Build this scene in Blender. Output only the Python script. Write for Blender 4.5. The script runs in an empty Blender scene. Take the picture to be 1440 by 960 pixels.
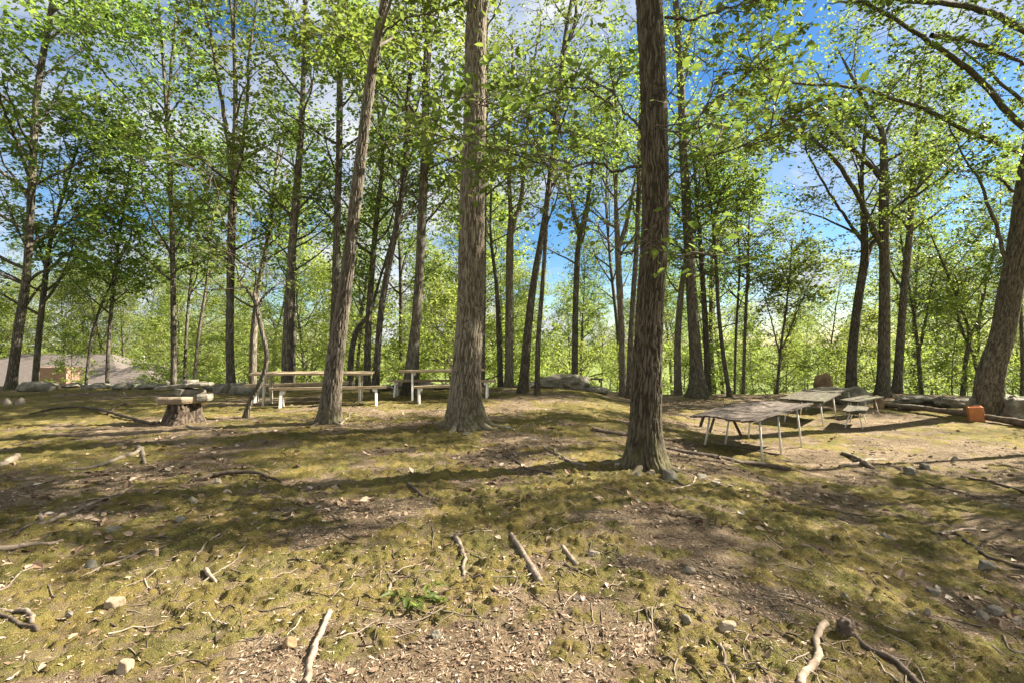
import bpy, math, random
import numpy as np

random.seed(7)
F, CX, CY, EYE = 680.0, 720.0, 480.0, 1.5      # focal length and centre of the 1440x960 view, eye height
scene = bpy.context.scene
COL = scene.collection
R = math.radians

# ------------------------------------------------------------------ noise
def _h(ix, iy, iz, s):
    ix = ix.astype(np.int64) & 0xffffffff; iy = iy.astype(np.int64) & 0xffffffff; iz = iz.astype(np.int64) & 0xffffffff
    n = (ix * 374761393 + iy * 668265263 + iz * 2147483647 + s * 974634777) & 0xffffffff
    n = ((n ^ (n >> 13)) * 1274126177) & 0xffffffff
    n = ((n ^ (n >> 16)) * 2246822519) & 0xffffffff
    n = n ^ (n >> 15)
    return (n & 0xffffff) / float(0xffffff)

def vnoise(x, y, s=0):
    x = np.asarray(x, float); y = np.asarray(y, float)
    ix = np.floor(x); iy = np.floor(y); fx = x - ix; fy = y - iy
    u = fx * fx * (3 - 2 * fx); v = fy * fy * (3 - 2 * fy); z = np.zeros_like(ix)
    a = _h(ix, iy, z, s); b = _h(ix + 1, iy, z, s); c = _h(ix, iy + 1, z, s); d = _h(ix + 1, iy + 1, z, s)
    return (a * (1 - u) + b * u) * (1 - v) + (c * (1 - u) + d * u) * v

def fbm(x, y, s=0, o=4):
    t = 0; amp = .5; f = 1.0
    for i in range(o):
        t = t + amp * vnoise(x * f, y * f, s + i * 17); amp *= .5; f *= 2.03
    return t / (1 - .5 ** o)

def vnoise3(p, s=0):
    i = np.floor(p); f = p - i; f = f * f * (3 - 2 * f); r = 0
    for dx in (0, 1):
        for dy in (0, 1):
            for dz in (0, 1):
                w = (f[:, 0] if dx else 1 - f[:, 0]) * (f[:, 1] if dy else 1 - f[:, 1]) * (f[:, 2] if dz else 1 - f[:, 2])
                r = r + w * _h(i[:, 0] + dx, i[:, 1] + dy, i[:, 2] + dz, s)
    return r

def worley2(x, y, s=0):
    ix = np.floor(x); iy = np.floor(y); best = np.full(x.shape, 9.0); rid = np.zeros(x.shape); z = np.zeros_like(ix)
    for dx in (-1, 0, 1):
        for dy in (-1, 0, 1):
            cx = ix + dx; cy = iy + dy
            px = cx + _h(cx, cy, z, s); py = cy + _h(cx, cy, z, s + 5)
            d = np.hypot(px - x, py - y); m = d < best
            best = np.where(m, d, best); rid = np.where(m, _h(cx, cy, z, s + 9), rid)
    return best, rid

def worley3(p, s=0):
    i = np.floor(p); f1 = np.full(len(p), 9.0); f2 = np.full(len(p), 9.0)
    for dx in (-1, 0, 1):
        for dy in (-1, 0, 1):
            for dz in (-1, 0, 1):
                a, b, c = i[:, 0] + dx, i[:, 1] + dy, i[:, 2] + dz
                q = np.stack([a + _h(a, b, c, s), b + _h(a, b, c, s + 3), c + _h(a, b, c, s + 6)], 1)
                d = np.linalg.norm(q - p, axis=1)
                n1 = np.minimum(f1, d); f2 = np.minimum(f2, np.maximum(f1, d)); f1 = n1
    return f1, f2

def ss(a, b, x):
    t = np.clip((np.asarray(x, float) - a) / (b - a), 0, 1); return t * t * (3 - 2 * t)

# ------------------------------------------------------------------ terrain
def crest(x):
    return 15.6 + 3.6 * ss(0.5, 6, x) - 2.5 * ss(11, 18, x)

def ground(x, y):                      # the knoll without its small bumps
    x = np.asarray(x, float); y = np.asarray(y, float)
    z = -0.62 * ss(0.2, 4.8, x - 0.06 * y)
    z = z + .22 * ss(9, 15, x) * ss(7, 14, y)
    z = z + .10 * (fbm(x * .23 + 3, y * .23, 4, 3) - .5)
    o = np.maximum(y - crest(x), 0)
    drop = .34 * (np.sqrt(o * o + 1.2) - 1.095)
    return z - 6.2 * (1 - np.exp(-drop / 6.2))

def moss_mask(x, y):
    n = .62 * fbm(x * .75 + 11, y * .95 + 2, 21, 4) + .38 * fbm(x * 3.4, y * 4.2, 25, 4)
    bias = .06 - .05 * ss(1.2, 5, x) * (1 - .6 * ss(0, 3, 5 - y)) - .10 * np.exp(-((x + .6) ** 2 / 5 + (y - 9.6) ** 2 / 3.2)) - .07 * ss(10, 14, y) * ss(-2, 2, x) \
        - .10 * np.exp(-((x - 1.6) ** 2 / 1.2 + (y - 2.6) ** 2 / 1.0))
    return ss(.41, .55, n + bias)

def micro(x, y, r):
    m = moss_mask(x, y)
    near = 1 - ss(14, 26, r)
    w, rid = worley2(x / .135, y / .135, 31)
    c1 = np.sqrt(np.clip(1 - (w / (.36 + .30 * rid)) ** 2, 0, 1)) * (rid > .3)
    w2, rid2 = worley2(x / .062 + 4.3, y / .062, 37)
    c2 = np.clip(1 - (w2 / (.4 + .3 * rid2)) ** 2, 0, 1) * (rid2 > .4)
    cl = ss(.36, .62, fbm(x * 1.7, y * 1.7, 77, 3))
    h = m * (c1 * .030 * (.35 + .65 * cl) * (.45 + .75 * rid) + c2 * .020) * (1 - .5 * ss(6, 14, r))
    h = h + .055 * (fbm(x * 2.1, y * 2.1, 51, 4) - .5) + .030 * (fbm(x * 9, y * 9, 61, 3) - .5)
    return h * near, m, np.clip(c1 + .6 * c2, 0, 1) * m

def gz(x, y):
    x = np.atleast_1d(np.asarray(x, float)); y = np.atleast_1d(np.asarray(y, float))
    return ground(x, y) + micro(x, y, np.hypot(x, y))[0]

_dd = np.concatenate([np.arange(.9, 8, .01), np.arange(8, 40, .02)])
def G(px, py):                         # where the view line through a picture point meets the knoll
    x = (px - CX) / F * _dd; z = EYE + (CY - py) / F * _dd
    k = np.argmax(z < ground(x, _dd))
    if k == 0: k = len(_dd) - 1
    x0, d0 = x[k], _dd[k]
    return np.array([x0, d0, float(gz(x0, d0)[0])])

def P(px, py, d):
    return np.array([(px - CX) / F * d, d, EYE + (CY - py) / F * d])

# ------------------------------------------------------------------ objects
def mesh_np(name, V, quads, mi=None, mats=(), smooth=True, attrs=None):
    me = bpy.data.meshes.new(name)
    V = np.asarray(V, np.float32); quads = np.asarray(quads, np.int32)
    n = quads.shape[1]
    me.vertices.add(len(V)); me.vertices.foreach_set('co', V.ravel())
    me.loops.add(quads.size); me.loops.foreach_set('vertex_index', quads.ravel())
    me.polygons.add(len(quads)); me.polygons.foreach_set('loop_start', np.arange(0, quads.size, n, dtype=np.int32))
    for m in mats: me.materials.append(m)
    if mi is not None: me.polygons.foreach_set('material_index', np.asarray(mi, np.int32))
    me.polygons.foreach_set('use_smooth', np.full(len(quads), smooth))
    for k, a in (attrs or {}).items():
        at = me.attributes.new(k, 'FLOAT', 'POINT'); at.data.foreach_set('value', np.asarray(a, np.float32))
    me.update(calc_edges=True)
    return me

def link(name, me, parent=None, loc=None):
    o = bpy.data.objects.new(name, me); COL.objects.link(o)
    if parent: o.parent = parent
    if loc is not None: o.location = loc
    return o

def tag(o, label=None, cat=None, group=None, kind=None):
    if label: o['label'] = label
    if cat: o['category'] = cat
    if group: o['group'] = group
    if kind: o['kind'] = kind
    return o

def empty(name, loc, label, cat, group=None, rz=0):
    o = bpy.data.objects.new(name, None); COL.objects.link(o)
    o.location = loc; o.rotation_euler = (0, 0, rz); o.empty_display_size = .2
    return tag(o, label, cat, group)

class MB:                               # collects simple shapes into one mesh
    def __init__(s): s.v = []; s.f = []
    def add(s, vs, fs):
        k = len(s.v); s.v += [tuple(map(float, v)) for v in vs]; s.f += [tuple(k + i for i in f) for f in fs]
    def box(s, c, size, rot=None, bevel=0, taper=1):
        hx, hy, hz = [q / 2 for q in size]
        vs = [(-hx, -hy, -hz), (hx, -hy, -hz), (hx, hy, -hz), (-hx, hy, -hz), (-hx * taper, -hy * taper, hz), (hx * taper, -hy * taper, hz), (hx * taper, hy * taper, hz), (-hx * taper, hy * taper, hz)]
        v = np.array(vs)
        if rot is not None: v = v @ np.array(rot).T
        s.add(v + np.array(c), [(0, 3, 2, 1), (4, 5, 6, 7), (0, 1, 5, 4), (1, 2, 6, 5), (2, 3, 7, 6), (3, 0, 4, 7)])
    def bar(s, a, b, w, t, up=(0, 0, 1)):
        a = np.array(a, float); b = np.array(b, float); d = b - a; L = np.linalg.norm(d); d /= L
        u = np.array(up, float); x = np.cross(d, u)
        if np.linalg.norm(x) < 1e-3: x = np.cross(d, (1, 0, 0))
        x /= np.linalg.norm(x); u = np.cross(x, d)
        s.box((a + b) / 2, (w, L, t), np.stack([x, d, u], 1))
    def tube(s, pts, rad, n=8, cap=True):
        pts = np.array(pts, float)
        V, Q = tubes(pts[None], np.array(rad, float)[None] if np.ndim(rad) else np.full((1, len(pts)), rad), n)
        k = len(pts)
        s.add(V, [tuple(q) for q in Q] + ([tuple(range(n))[::-1], tuple((k - 1) * n + i for i in range(n))] if cap else []))
    def build(s, name, mat, parent=None, loc=None, bevel=0, smooth=False):
        me = bpy.data.meshes.new(name); me.from_pydata(s.v, [], s.f); me.materials.append(mat)
        if smooth:
            for p in me.polygons: p.use_smooth = True
        me.update()
        o = link(name, me, parent, loc)
        if bevel:
            b = o.modifiers.new('bevel', 'BEVEL'); b.width = bevel; b.segments = 2; b.limit_method = 'ANGLE'
        return o

def nrm(v):
    return v / np.maximum(np.linalg.norm(v, axis=-1, keepdims=True), 1e-9)

def tubes(paths, rad, S):
    N, n, _ = paths.shape
    t = np.empty_like(paths); t[:, 1:-1] = paths[:, 2:] - paths[:, :-2]; t[:, 0] = paths[:, 1] - paths[:, 0]; t[:, -1] = paths[:, -1] - paths[:, -2]
    t = nrm(t)
    ref = np.where(np.abs(nrm(paths[:, -1] - paths[:, 0])[:, None, 2:3]) > .8, np.array([1., 0, 0]), np.array([0, 0, 1.]))
    x = nrm(np.cross(t, np.broadcast_to(ref, t.shape))); y = np.cross(t, x)
    a = np.arange(S) * 2 * math.pi / S
    V = paths[:, :, None, :] + rad[:, :, None, None] * (x[:, :, None, :] * np.cos(a)[None, None, :, None] + y[:, :, None, :] * np.sin(a)[None, None, :, None])
    b = (np.arange(N) * n * S)[:, None, None]; i = (np.arange(n - 1) * S)[None, :, None]; j = np.arange(S)[None, None, :]; j2 = (j + 1) % S
    Q = np.stack([b + i + j, b + i + j2, b + i + S + j2, b + i + S + j], -1).reshape(-1, 4)
    return V.reshape(-1, 3), Q

# ------------------------------------------------------------------ materials
def new_mat(name):
    m = bpy.data.materials.new(name); m.use_nodes = True
    nt = m.node_tree; nt.nodes.clear()
    out = nt.nodes.new('ShaderNodeOutputMaterial')
    return m, nt, out

class NT:
    def __init__(s, nt): s.nt = nt
    def n(s, t, **kw):
        o = s.nt.nodes.new(t)
        for k, v in kw.items():
            if k.startswith('i_'):
                key = k[2:]; key = int(key) if key.isdigit() else key
                o.inputs[key].default_value = v
            else: setattr(o, k, v)
        return o
    def l(s, a, b): s.nt.links.new(a, b)
    def ramp(s, fac, stops):
        r = s.n('ShaderNodeValToRGB'); e = r.color_ramp.elements
        while len(e) < len(stops): e.new(.5)
        for el, (p, c) in zip(e, stops): el.position = p; el.color = (*c, 1) if len(c) == 3 else c
        s.l(fac, r.inputs[0]); return r.outputs[0]
    def noise(s, vec, scale, detail=4, rough=.55, dist=0):
        o = s.n('ShaderNodeTexNoise'); o.inputs['Scale'].default_value = scale; o.inputs['Detail'].default_value = detail
        o.inputs['Roughness'].default_value = rough; o.inputs['Distortion'].default_value = dist
        if vec is not None: s.l(vec, o.inputs['Vector'])
        return o.outputs['Fac']
    def mix(s, fac, a, b, mode='MIX'):
        o = s.n('ShaderNodeMix', data_type='RGBA', blend_type=mode)
        for src, i in ((fac, 0), (a, 6), (b, 7)):
            if hasattr(src, 'links'): s.l(src, o.inputs[i])
            else: o.inputs[i].default_value = src if not isinstance(src, tuple) or len(src) == 4 else (*src, 1)
        return o.outputs[2]
    def math(s, op, a, b=0.0, clamp=False):
        o = s.n('ShaderNodeMath', operation=op, use_clamp=clamp)
        for src, i in ((a, 0), (b, 1)):
            if hasattr(src, 'links'): s.l(src, o.inputs[i])
            else: o.inputs[i].default_value = src
        return o.outputs[0]
    def coord(s, scale=(1, 1, 1), which='Object'):
        c = s.n('ShaderNodeTexCoord'); m = s.n('ShaderNodeMapping'); m.inputs['Scale'].default_value = scale
        s.l(c.outputs[which], m.inputs[0]); return m.outputs[0]
    def bump(s, h, strength=.5, dist=.02):
        b = s.n('ShaderNodeBump'); b.inputs['Strength'].default_value = strength; b.inputs['Distance'].default_value = dist
        s.l(h, b.inputs['Height']); return b.outputs[0]

def surf(name, stops, scale=6, vec=(1, 1, 1), rough=.85, bump=.4, bdist=.01, detail=6, speck=None, spec=.25):
    m, nt, out = new_mat(name); t = NT(nt)
    c = t.coord(vec); n = t.noise(c, scale, detail, .6)
    col = t.ramp(n, stops)
    if speck:
        s2 = t.noise(t.coord((1, 1, 1)), speck[0], 3, .6)
        col = t.mix(t.ramp(s2, [(speck[1], (0, 0, 0)), (speck[1] + .1, (1, 1, 1))]), col, speck[2])
    b = t.n('ShaderNodeBsdfPrincipled'); b.inputs['Roughness'].default_value = rough; b.inputs['Specular IOR Level'].default_value = spec
    t.l(col, b.inputs['Base Color'])
    h = t.math('ADD', n, t.math('MULTIPLY', t.noise(t.coord(tuple(q * 1.0 for q in vec)), scale * 6, 3), .5))
    t.l(t.bump(h, bump, bdist), b.inputs['Normal'])
    t.l(b.outputs[0], out.inputs[0])
    return m

def bark_mat(name, lo, hi, lichen=(.30, .31, .25), lich=.0, ridge=False, mossy=.5, sc=1.0):
    m, nt, out = new_mat(name); t = NT(nt)
    c = t.coord((1, 1, .09)); w = t.noise(t.coord((1, 1, .5)), 5 * sc, 3)
    v = t.n('ShaderNodeTexVoronoi', feature='DISTANCE_TO_EDGE'); v.inputs['Scale'].default_value = 32 * sc
    off = t.n('ShaderNodeVectorMath', operation='ADD'); t.l(c, off.inputs[0])
    sc2 = t.n('ShaderNodeVectorMath', operation='SCALE'); sc2.inputs['Scale'].default_value = .05
    nz = t.n('ShaderNodeTexNoise'); nz.inputs['Scale'].default_value = 9; t.l(c, nz.inputs['Vector']); t.l(nz.outputs['Color'], sc2.inputs[0]); t.l(sc2.outputs[0], off.inputs[1])
    t.l(off.outputs[0], v.inputs['Vector'])
    edge = t.math('MULTIPLY', v.outputs['Distance'], 3.6, True)
    fine = t.noise(t.coord((1, 1, .3)), 70, 4)
    if ridge:
        at = t.n('ShaderNodeAttribute', attribute_name='ridge'); edge = at.outputs['Fac']
    k = t.math('ADD', t.math('MULTIPLY', edge, .62), t.math('MULTIPLY', fine, .42))
    col = t.ramp(k, [(.10, tuple(q * .62 for q in lo)), (.42, lo), (.85, hi)])
    big = t.noise(t.coord((1, 1, .35)), 2.2, 4)
    col = t.mix(t.math('MULTIPLY', t.ramp(big, [(.42, (0, 0, 0)), (.66, (1, 1, 1))]), .35), col, tuple(q * .8 for q in lo))
    if lich:
        l2 = t.noise(t.coord((1, 1, .6)), 7, 5, .65)
        col = t.mix(t.math('MULTIPLY', t.ramp(l2, [(.52, (0, 0, 0)), (.62, (1, 1, 1))]), lich), col, lichen)
    if mossy:
        sx = t.n('ShaderNodeSeparateXYZ'); t.l(t.coord(), sx.inputs[0])
        f = t.math('MULTIPLY', t.math('SUBTRACT', 1.0, t.math('DIVIDE', sx.outputs[2], .75), True), t.math('MULTIPLY', t.ramp(t.noise(t.coord((1, 1, .6)), 6, 5), [(.38, (0, 0, 0)), (.6, (1, 1, 1))]), mossy))
        col = t.mix(f, col, (.10, .095, .036))
    b = t.n('ShaderNodeBsdfPrincipled'); b.inputs['Roughness'].default_value = .9; b.inputs['Specular IOR Level'].default_value = .15
    t.l(col, b.inputs['Base Color'])
    h = t.math('ADD', edge if not ridge else fine, t.math('MULTIPLY', fine, .5))
    t.l(t.bump(h, .5 if ridge else .9, .008 if ridge else .03), b.inputs['Normal'])
    t.l(b.outputs[0], out.inputs[0])
    return m

def leaf_mat(name, stops, trans, tmix=.5, hue=.02):
    m, nt, out = new_mat(name); t = NT(nt)
    g = t.n('ShaderNodeNewGeometry'); oi = t.n('ShaderNodeObjectInfo')
    big = t.noise(t.coord(), .55, 3)
    k = t.math('ADD', t.math('MULTIPLY', g.outputs['Random Per Island'], .62), t.math('MULTIPLY', big, .42))
    col = t.ramp(k, stops)
    hs = t.n('ShaderNodeHueSaturation'); t.l(col, hs.inputs['Color']); hs.inputs['Saturation'].default_value = 1.0
    t.l(t.math('ADD', .488 - hue / 2, t.math('MULTIPLY', oi.outputs['Random'], hue)), hs.inputs['Hue'])
    t.l(t.math('ADD', .85, t.math('MULTIPLY', oi.outputs['Random'], .3)), hs.inputs['Value'])
    b = t.n('ShaderNodeBsdfPrincipled'); b.inputs['Roughness'].default_value = .5; b.inputs['Specular IOR Level'].default_value = .3
    t.l(hs.outputs[0], b.inputs['Base Color'])
    tr = t.n('ShaderNodeBsdfTranslucent'); t.l(t.mix(1.0, hs.outputs[0], (*trans, 1), 'MULTIPLY'), tr.inputs[0])
    mx = t.n('ShaderNodeMixShader'); mx.inputs[0].default_value = tmix
    t.l(b.outputs[0], mx.inputs[1]); t.l(tr.outputs[0], mx.inputs[2]); t.l(mx.outputs[0], out.inputs[0])
    return m

def island_mat(name, stops, rough=.8, trans=0):
    m, nt, out = new_mat(name); t = NT(nt)
    g = t.n('ShaderNodeNewGeometry')
    col = t.ramp(g.outputs['Random Per Island'], stops)
    col = t.mix(.5, col, t.ramp(t.noise(t.coord(), 60, 3), [(.3, (.45, .45, .45)), (.7, (1, 1, 1))]), 'MULTIPLY')
    b = t.n('ShaderNodeBsdfPrincipled'); b.inputs['Roughness'].default_value = rough; b.inputs['Specular IOR Level'].default_value = .2
    t.l(col, b.inputs['Base Color']); t.l(b.outputs[0], out.inputs[0])
    return m

LEAF = [
    leaf_mat('leaf_fresh', [(.12, (.070, .106, .029)), (.45, (.116, .162, .044)), (.72, (.158, .198, .054)), (.95, (.235, .245, .078))], (1.45, 1.8, 1.1), .57),
    leaf_mat('leaf_yellow', [(.12, (.076, .108, .028)), (.45, (.130, .168, .046)), (.75, (.175, .202, .058)), (.95, (.25, .25, .08))], (1.35, 1.6, 1.0), .55),
    leaf_mat('leaf_deep', [(.12, (.062, .105, .028)), (.5, (.105, .160, .040)), (.8, (.145, .20, .050)), (.97, (.20, .24, .07))], (1.75, 2.0, 1.2), .55),
    leaf_mat('leaf_painted_sunlit', [(.12, (.11, .145, .035)), (.45, (.18, .222, .058)), (.75, (.23, .265, .075)), (.95, (.30, .31, .11))], (1.5, 1.7, 1.1), .58),  # brighter leaf colour for background crowns, sunlight painted in
]
BARK = dict(
    grey=bark_mat('bark_grey_brown', (.092, .080, .064), (.24, .212, .172), lich=.3),
    dark=bark_mat('bark_dark', (.072, .063, .052), (.19, .166, .137), lich=.25),
    pale=bark_mat('bark_pale', (.16, .135, .105), (.34, .30, .245), lich=.3),
    hero=bark_mat('bark_ridged_brown', (.075, .063, .047), (.245, .212, .165), lich=.2, ridge=True, mossy=.6),
    herodark=bark_mat('bark_ridged_dark', (.036, .030, .022), (.118, .100, .075), lich=.18, lichen=(.22, .22, .13), ridge=True, mossy=.6),
    stump=bark_mat('bark_rotten_stump', (.038, .029, .021), (.145, .115, .085), lich=0, ridge=True, mossy=0),
    oak=bark_mat('bark_old_grey', (.060, .051, .040), (.178, .152, .120), lich=.22, ridge=True, mossy=.5),
)
TWIG = surf('twig_bark', [(.3, (.06, .047, .036)), (.7, (.15, .12, .095))], 12, rough=.9)
STICK = [surf('stick_grey', [(.3, (.085, .068, .052)), (.55, (.18, .148, .115)), (.75, (.30, .255, .20))], 14, (1, 1, 1), .9, .6),
         surf('stick_bleached', [(.3, (.12, .092, .068)), (.55, (.26, .205, .155)), (.8, (.42, .355, .28))], 12, (1, 1, 1), .85, .5),
         surf('stick_dark', [(.3, (.045, .034, .026)), (.6, (.10, .078, .058)), (.8, (.19, .155, .12))], 12, (1, 1, 1), .9, .7),
         surf('stick_rust', [(.3, (.07, .050, .036)), (.6, (.15, .113, .083)), (.8, (.25, .20, .155))], 9, (1, 1, 1), .9, .7)]
ROCK = [surf('rock_lichen_grey', [(.3, (.075, .068, .052)), (.52, (.165, .153, .122)), (.72, (.30, .28, .23))], 5, rough=.9, bump=.8, bdist=.03, detail=9, speck=(22, .60, (.105, .108, .066))),
        surf('rock_tan', [(.3, (.15, .115, .078)), (.55, (.29, .235, .165)), (.75, (.42, .36, .27))], 6, rough=.9, bump=.6, bdist=.02, detail=8),
        surf('rock_brown', [(.3, (.10, .065, .035)), (.55, (.22, .15, .085)), (.75, (.32, .25, .16))], 3.5, rough=.9, bump=.7, bdist=.03, detail=8, speck=(6, .58, (.12, .10, .045))),
        surf('rock_white', [(.3, (.14, .125, .095)), (.6, (.26, .23, .18)), (.8, (.42, .385, .32))], 8, rough=.85, bump=.5, bdist=.02)]
WOODP = surf('table_wood_tan', [(.3, (.20, .155, .10)), (.55, (.36, .29, .19)), (.75, (.47, .40, .29))], 5, (1, 9, 9), .85, .5, .006)
WOODG = surf('table_wood_weathered', [(.34, (.026, .021, .017)), (.48, (.080, .064, .052)), (.70, (.165, .138, .117))], 3.2, (1, 11, 11), .9, .7, .008, speck=(5, .60, (.17, .14, .11)))
WOODM = surf('table_wood_mossy', [(.32, (.028, .025, .017)), (.5, (.068, .060, .042)), (.72, (.125, .111, .082))], 3.2, (1, 9, 9), .9, .7, .008, speck=(7, .56, (.15, .16, .075)))
PAINT = surf('white_paint_worn', [(.25, (.50, .48, .42)), (.45, (.74, .73, .69)), (.8, (.80, .79, .76))], 9, rough=.6, bump=.2, speck=(16, .66, (.36, .31, .24)))
PAINTG = surf('grey_paint_worn', [(.25, (.30, .28, .23)), (.5, (.46, .44, .38)), (.8, (.56, .54, .48))], 9, rough=.7, bump=.2, speck=(16, .6, (.25, .21, .15)))
TERRA = surf('terracotta', [(.3, (.42, .155, .06)), (.6, (.54, .21, .085)), (.8, (.60, .27, .13))], 7, rough=.75, bump=.15)
ROOF = surf('roof_shingle_grey', [(.3, (.085, .072, .064)), (.6, (.13, .113, .102)), (.8, (.175, .155, .142))], 3, (1, 1, 8), .9, .4, .02)
BRICK = surf('brick_pink', [(.3, (.20, .11, .085)), (.6, (.30, .18, .14)), (.8, (.37, .25, .20))], 4, (1, 1, 6), .9, .3, .02)
SIDING = surf('siding_white', [(.3, (.55, .54, .50)), (.7, (.70, .69, .66))], 2, (1, 1, 10), .7, .1)
GLASS = surf('window_glass_dark', [(.3, (.02, .025, .03)), (.7, (.05, .06, .07))], 1, rough=.1, bump=0, spec=.6)

# ------------------------------------------------------------------ ground
def make_ground():
    th = np.arange(-R(56), R(56), .0030)
    th = np.concatenate([th, np.linspace(R(56), R(304), 60, endpoint=False)])
    r = [1.05]
    while r[-1] < 30: r.append(r[-1] * 1.0048)
    while r[-1] < 900: r.append(r[-1] * 1.06)
    r = np.array([.02, .3, .6, .85] + r)
    T, RR = np.meshgrid(th, r)
    x = (np.sin(T) * RR).ravel(); y = (np.cos(T) * RR).ravel(); rr = RR.ravel()
    h, m, c = micro(x, y, rr)
    z = ground(x, y) + h
    n, k = len(th), len(r)
    i = (np.arange(k - 1) * n)[:, None]; j = np.arange(n)[None]; j2 = (j + 1) % n
    Q = np.stack([i + j, i + n + j, i + n + j2, i + j2], -1).reshape(-1, 4)
    far = ss(-.3, 3.5, y - crest(x) + 2.0 * (fbm(x * .4, y * .4, 90, 3) - .5))
    far = np.maximum(far, ss(26, 40, rr))
    mat, nt, out = new_mat('forest_floor'); t = NT(nt)
    A = lambda nm: t.n('ShaderNodeAttribute', attribute_name=nm).outputs['Fac']
    pos = t.coord()
    moss, cush, fa = A('moss'), A('cushion'), A('far')
    fine = t.noise(pos, 55, 6, .7); mid = t.noise(pos, 9, 6, .65); vf = t.noise(pos, 190, 4, .7)
    lit = t.ramp(t.math('ADD', t.math('MULTIPLY', fine, .6), t.math('MULTIPLY', vf, .4)), [(.31, (.060, .044, .031)), (.44, (.172, .132, .092)), (.55, (.275, .224, .153)), (.68, (.50, .425, .335))])
    lit = t.mix(t.ramp(mid, [(.42, (0, 0, 0)), (.62, (1, 1, 1))]), lit, t.mix(.42, lit, (.195, .138, .088)))
    mo = t.ramp(t.math('ADD', t.math('MULTIPLY', fine, .45), t.math('MULTIPLY', vf, .55)), [(.31, (.045, .046, .015)), (.44, (.112, .112, .035)), (.57, (.212, .193, .074)), (.70, (.42, .36, .19))])
    mo = t.mix(t.ramp(t.noise(pos, 2.3, 4), [(.38, (0, 0, 0)), (.62, (1, 1, 1))]), mo, t.mix(.55, mo, (.30, .225, .075)))
    mo = t.mix(t.ramp(t.noise(pos, 5.1, 4), [(.50, (0, 0, 0)), (.70, (1, 1, 1))]), mo, t.mix(.6, mo, (.135, .145, .036)))
    edge = t.math('MULTIPLY', t.ramp(t.math('ADD', t.math('MULTIPLY', moss, .46), t.math('ADD', t.math('MULTIPLY', cush, .44), t.math('MULTIPLY', t.math('SUBTRACT', fine, .5), .9))), [(.38, (0, 0, 0)), (.58, (1, 1, 1))]), 1.0)
    col = t.mix(edge, lit, mo)
    col = t.mix(1.0, col, t.ramp(t.noise(pos, 1.3, 5, .6), [(.32, (.62, .60, .58)), (.68, (1.22, 1.2, 1.16))]), 'MULTIPLY')
    col = t.mix(1.0, col, t.ramp(t.noise(pos, 6.5, 6, .7), [(.34, (.62, .60, .57)), (.5, (.97, .97, .96)), (.66, (1.2, 1.18, 1.15))]), 'MULTIPLY')
    ug = t.ramp(t.noise(pos, 3.5, 7, .7), [(.32, (.075, .105, .025)), (.52, (.15, .195, .05)), (.7, (.24, .26, .10))])
    col = t.mix(fa, col, ug)
    b = t.n('ShaderNodeBsdfPrincipled'); b.inputs['Roughness'].default_value = .95; b.inputs['Specular IOR Level'].default_value = .1
    t.l(col, b.inputs['Base Color'])
    t.l(t.bump(t.math('ADD', t.math('ADD', fine, t.math('MULTIPLY', mid, 1.2)), t.math('MULTIPLY', vf, .6)), 1.0, .035), b.inputs['Normal'])
    t.l(b.outputs[0], out.inputs[0])
    me = mesh_np('ground', np.stack([x, y, z], 1), Q, mats=[mat], attrs=dict(moss=m, cushion=c, far=far))
    tag(link('ground', me), 'mossy forest floor of the knoll', 'ground', kind='structure')
make_ground()

# ------------------------------------------------------------------ trees
def leaves(pos, axis, size, rng, wr=.56, up=.55, near=False):
    N = len(pos)
    n = nrm(np.array([0, 0, 1.]) * 1.0 + rng.normal(0, up, (N, 3)))
    a = nrm(axis); a = nrm(a - n * (a * n).sum(1, keepdims=True)); s = np.cross(a, n)
    L = size[:, None]; w = L * wr * .5
    if near:
        f = .22 * w * n
        v = np.stack([pos, pos + a * L * .34 + s * w + f, pos + a * L * .72 + s * w * .72 + f * .6 - n * L * .05, pos + a * L - n * L * .16,
                      pos + a * L * .72 - s * w * .72 + f * .6 - n * L * .05, pos + a * L * .34 - s * w + f], 1).reshape(-1, 3)
        b = (np.arange(N) * 6)[:, None]
        q = np.concatenate([b + np.array([[0, 1, 2, 3]]), b + np.array([[0, 3, 4, 5]])])
    else:
        v = np.stack([pos, pos + a * L * .5 + s * w, pos + a * L, pos + a * L * .5 - s * w - n * L * .08], 1).reshape(-1, 3)
        q = (np.arange(N) * 4)[:, None] + np.array([[0, 1, 2, 3]])
    return v, q

def grow(p, d, L, n, wob, trop, rng):
    d = nrm(d); out = [p]
    for i in range(n):
        d = nrm(d + rng.normal(0, wob, d.shape) + np.array([0, 0, trop])); p = p + d * (L / n)[:, None]; out.append(p)
    return np.stack(out, 1)

def spawn(paths, k, t0, rng, ang=(35, 65), flat=.5, t1=1.0):
    N, n, _ = paths.shape
    t = t0 + (t1 - t0) * (np.arange(k)[None] + rng.random((N, k))) / k
    s = np.clip(t, 0, .999) * (n - 1); i = s.astype(int); f = (s - i)[..., None]
    r = np.arange(N)[:, None]
    p = paths[r, i] * (1 - f) + paths[r, i + 1] * f; tg = nrm(paths[r, i + 1] - paths[r, i])
    q = rng.normal(0, 1, tg.shape); q[..., 2] *= flat; q = nrm(q - tg * (q * tg).sum(-1, keepdims=True))
    a = np.radians(rng.uniform(*ang, t.shape))[..., None]
    d = tg * np.cos(a) + q * np.sin(a); d[..., 2] *= .75
    return p.reshape(-1, 3), d.reshape(-1, 3), t.ravel()

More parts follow.
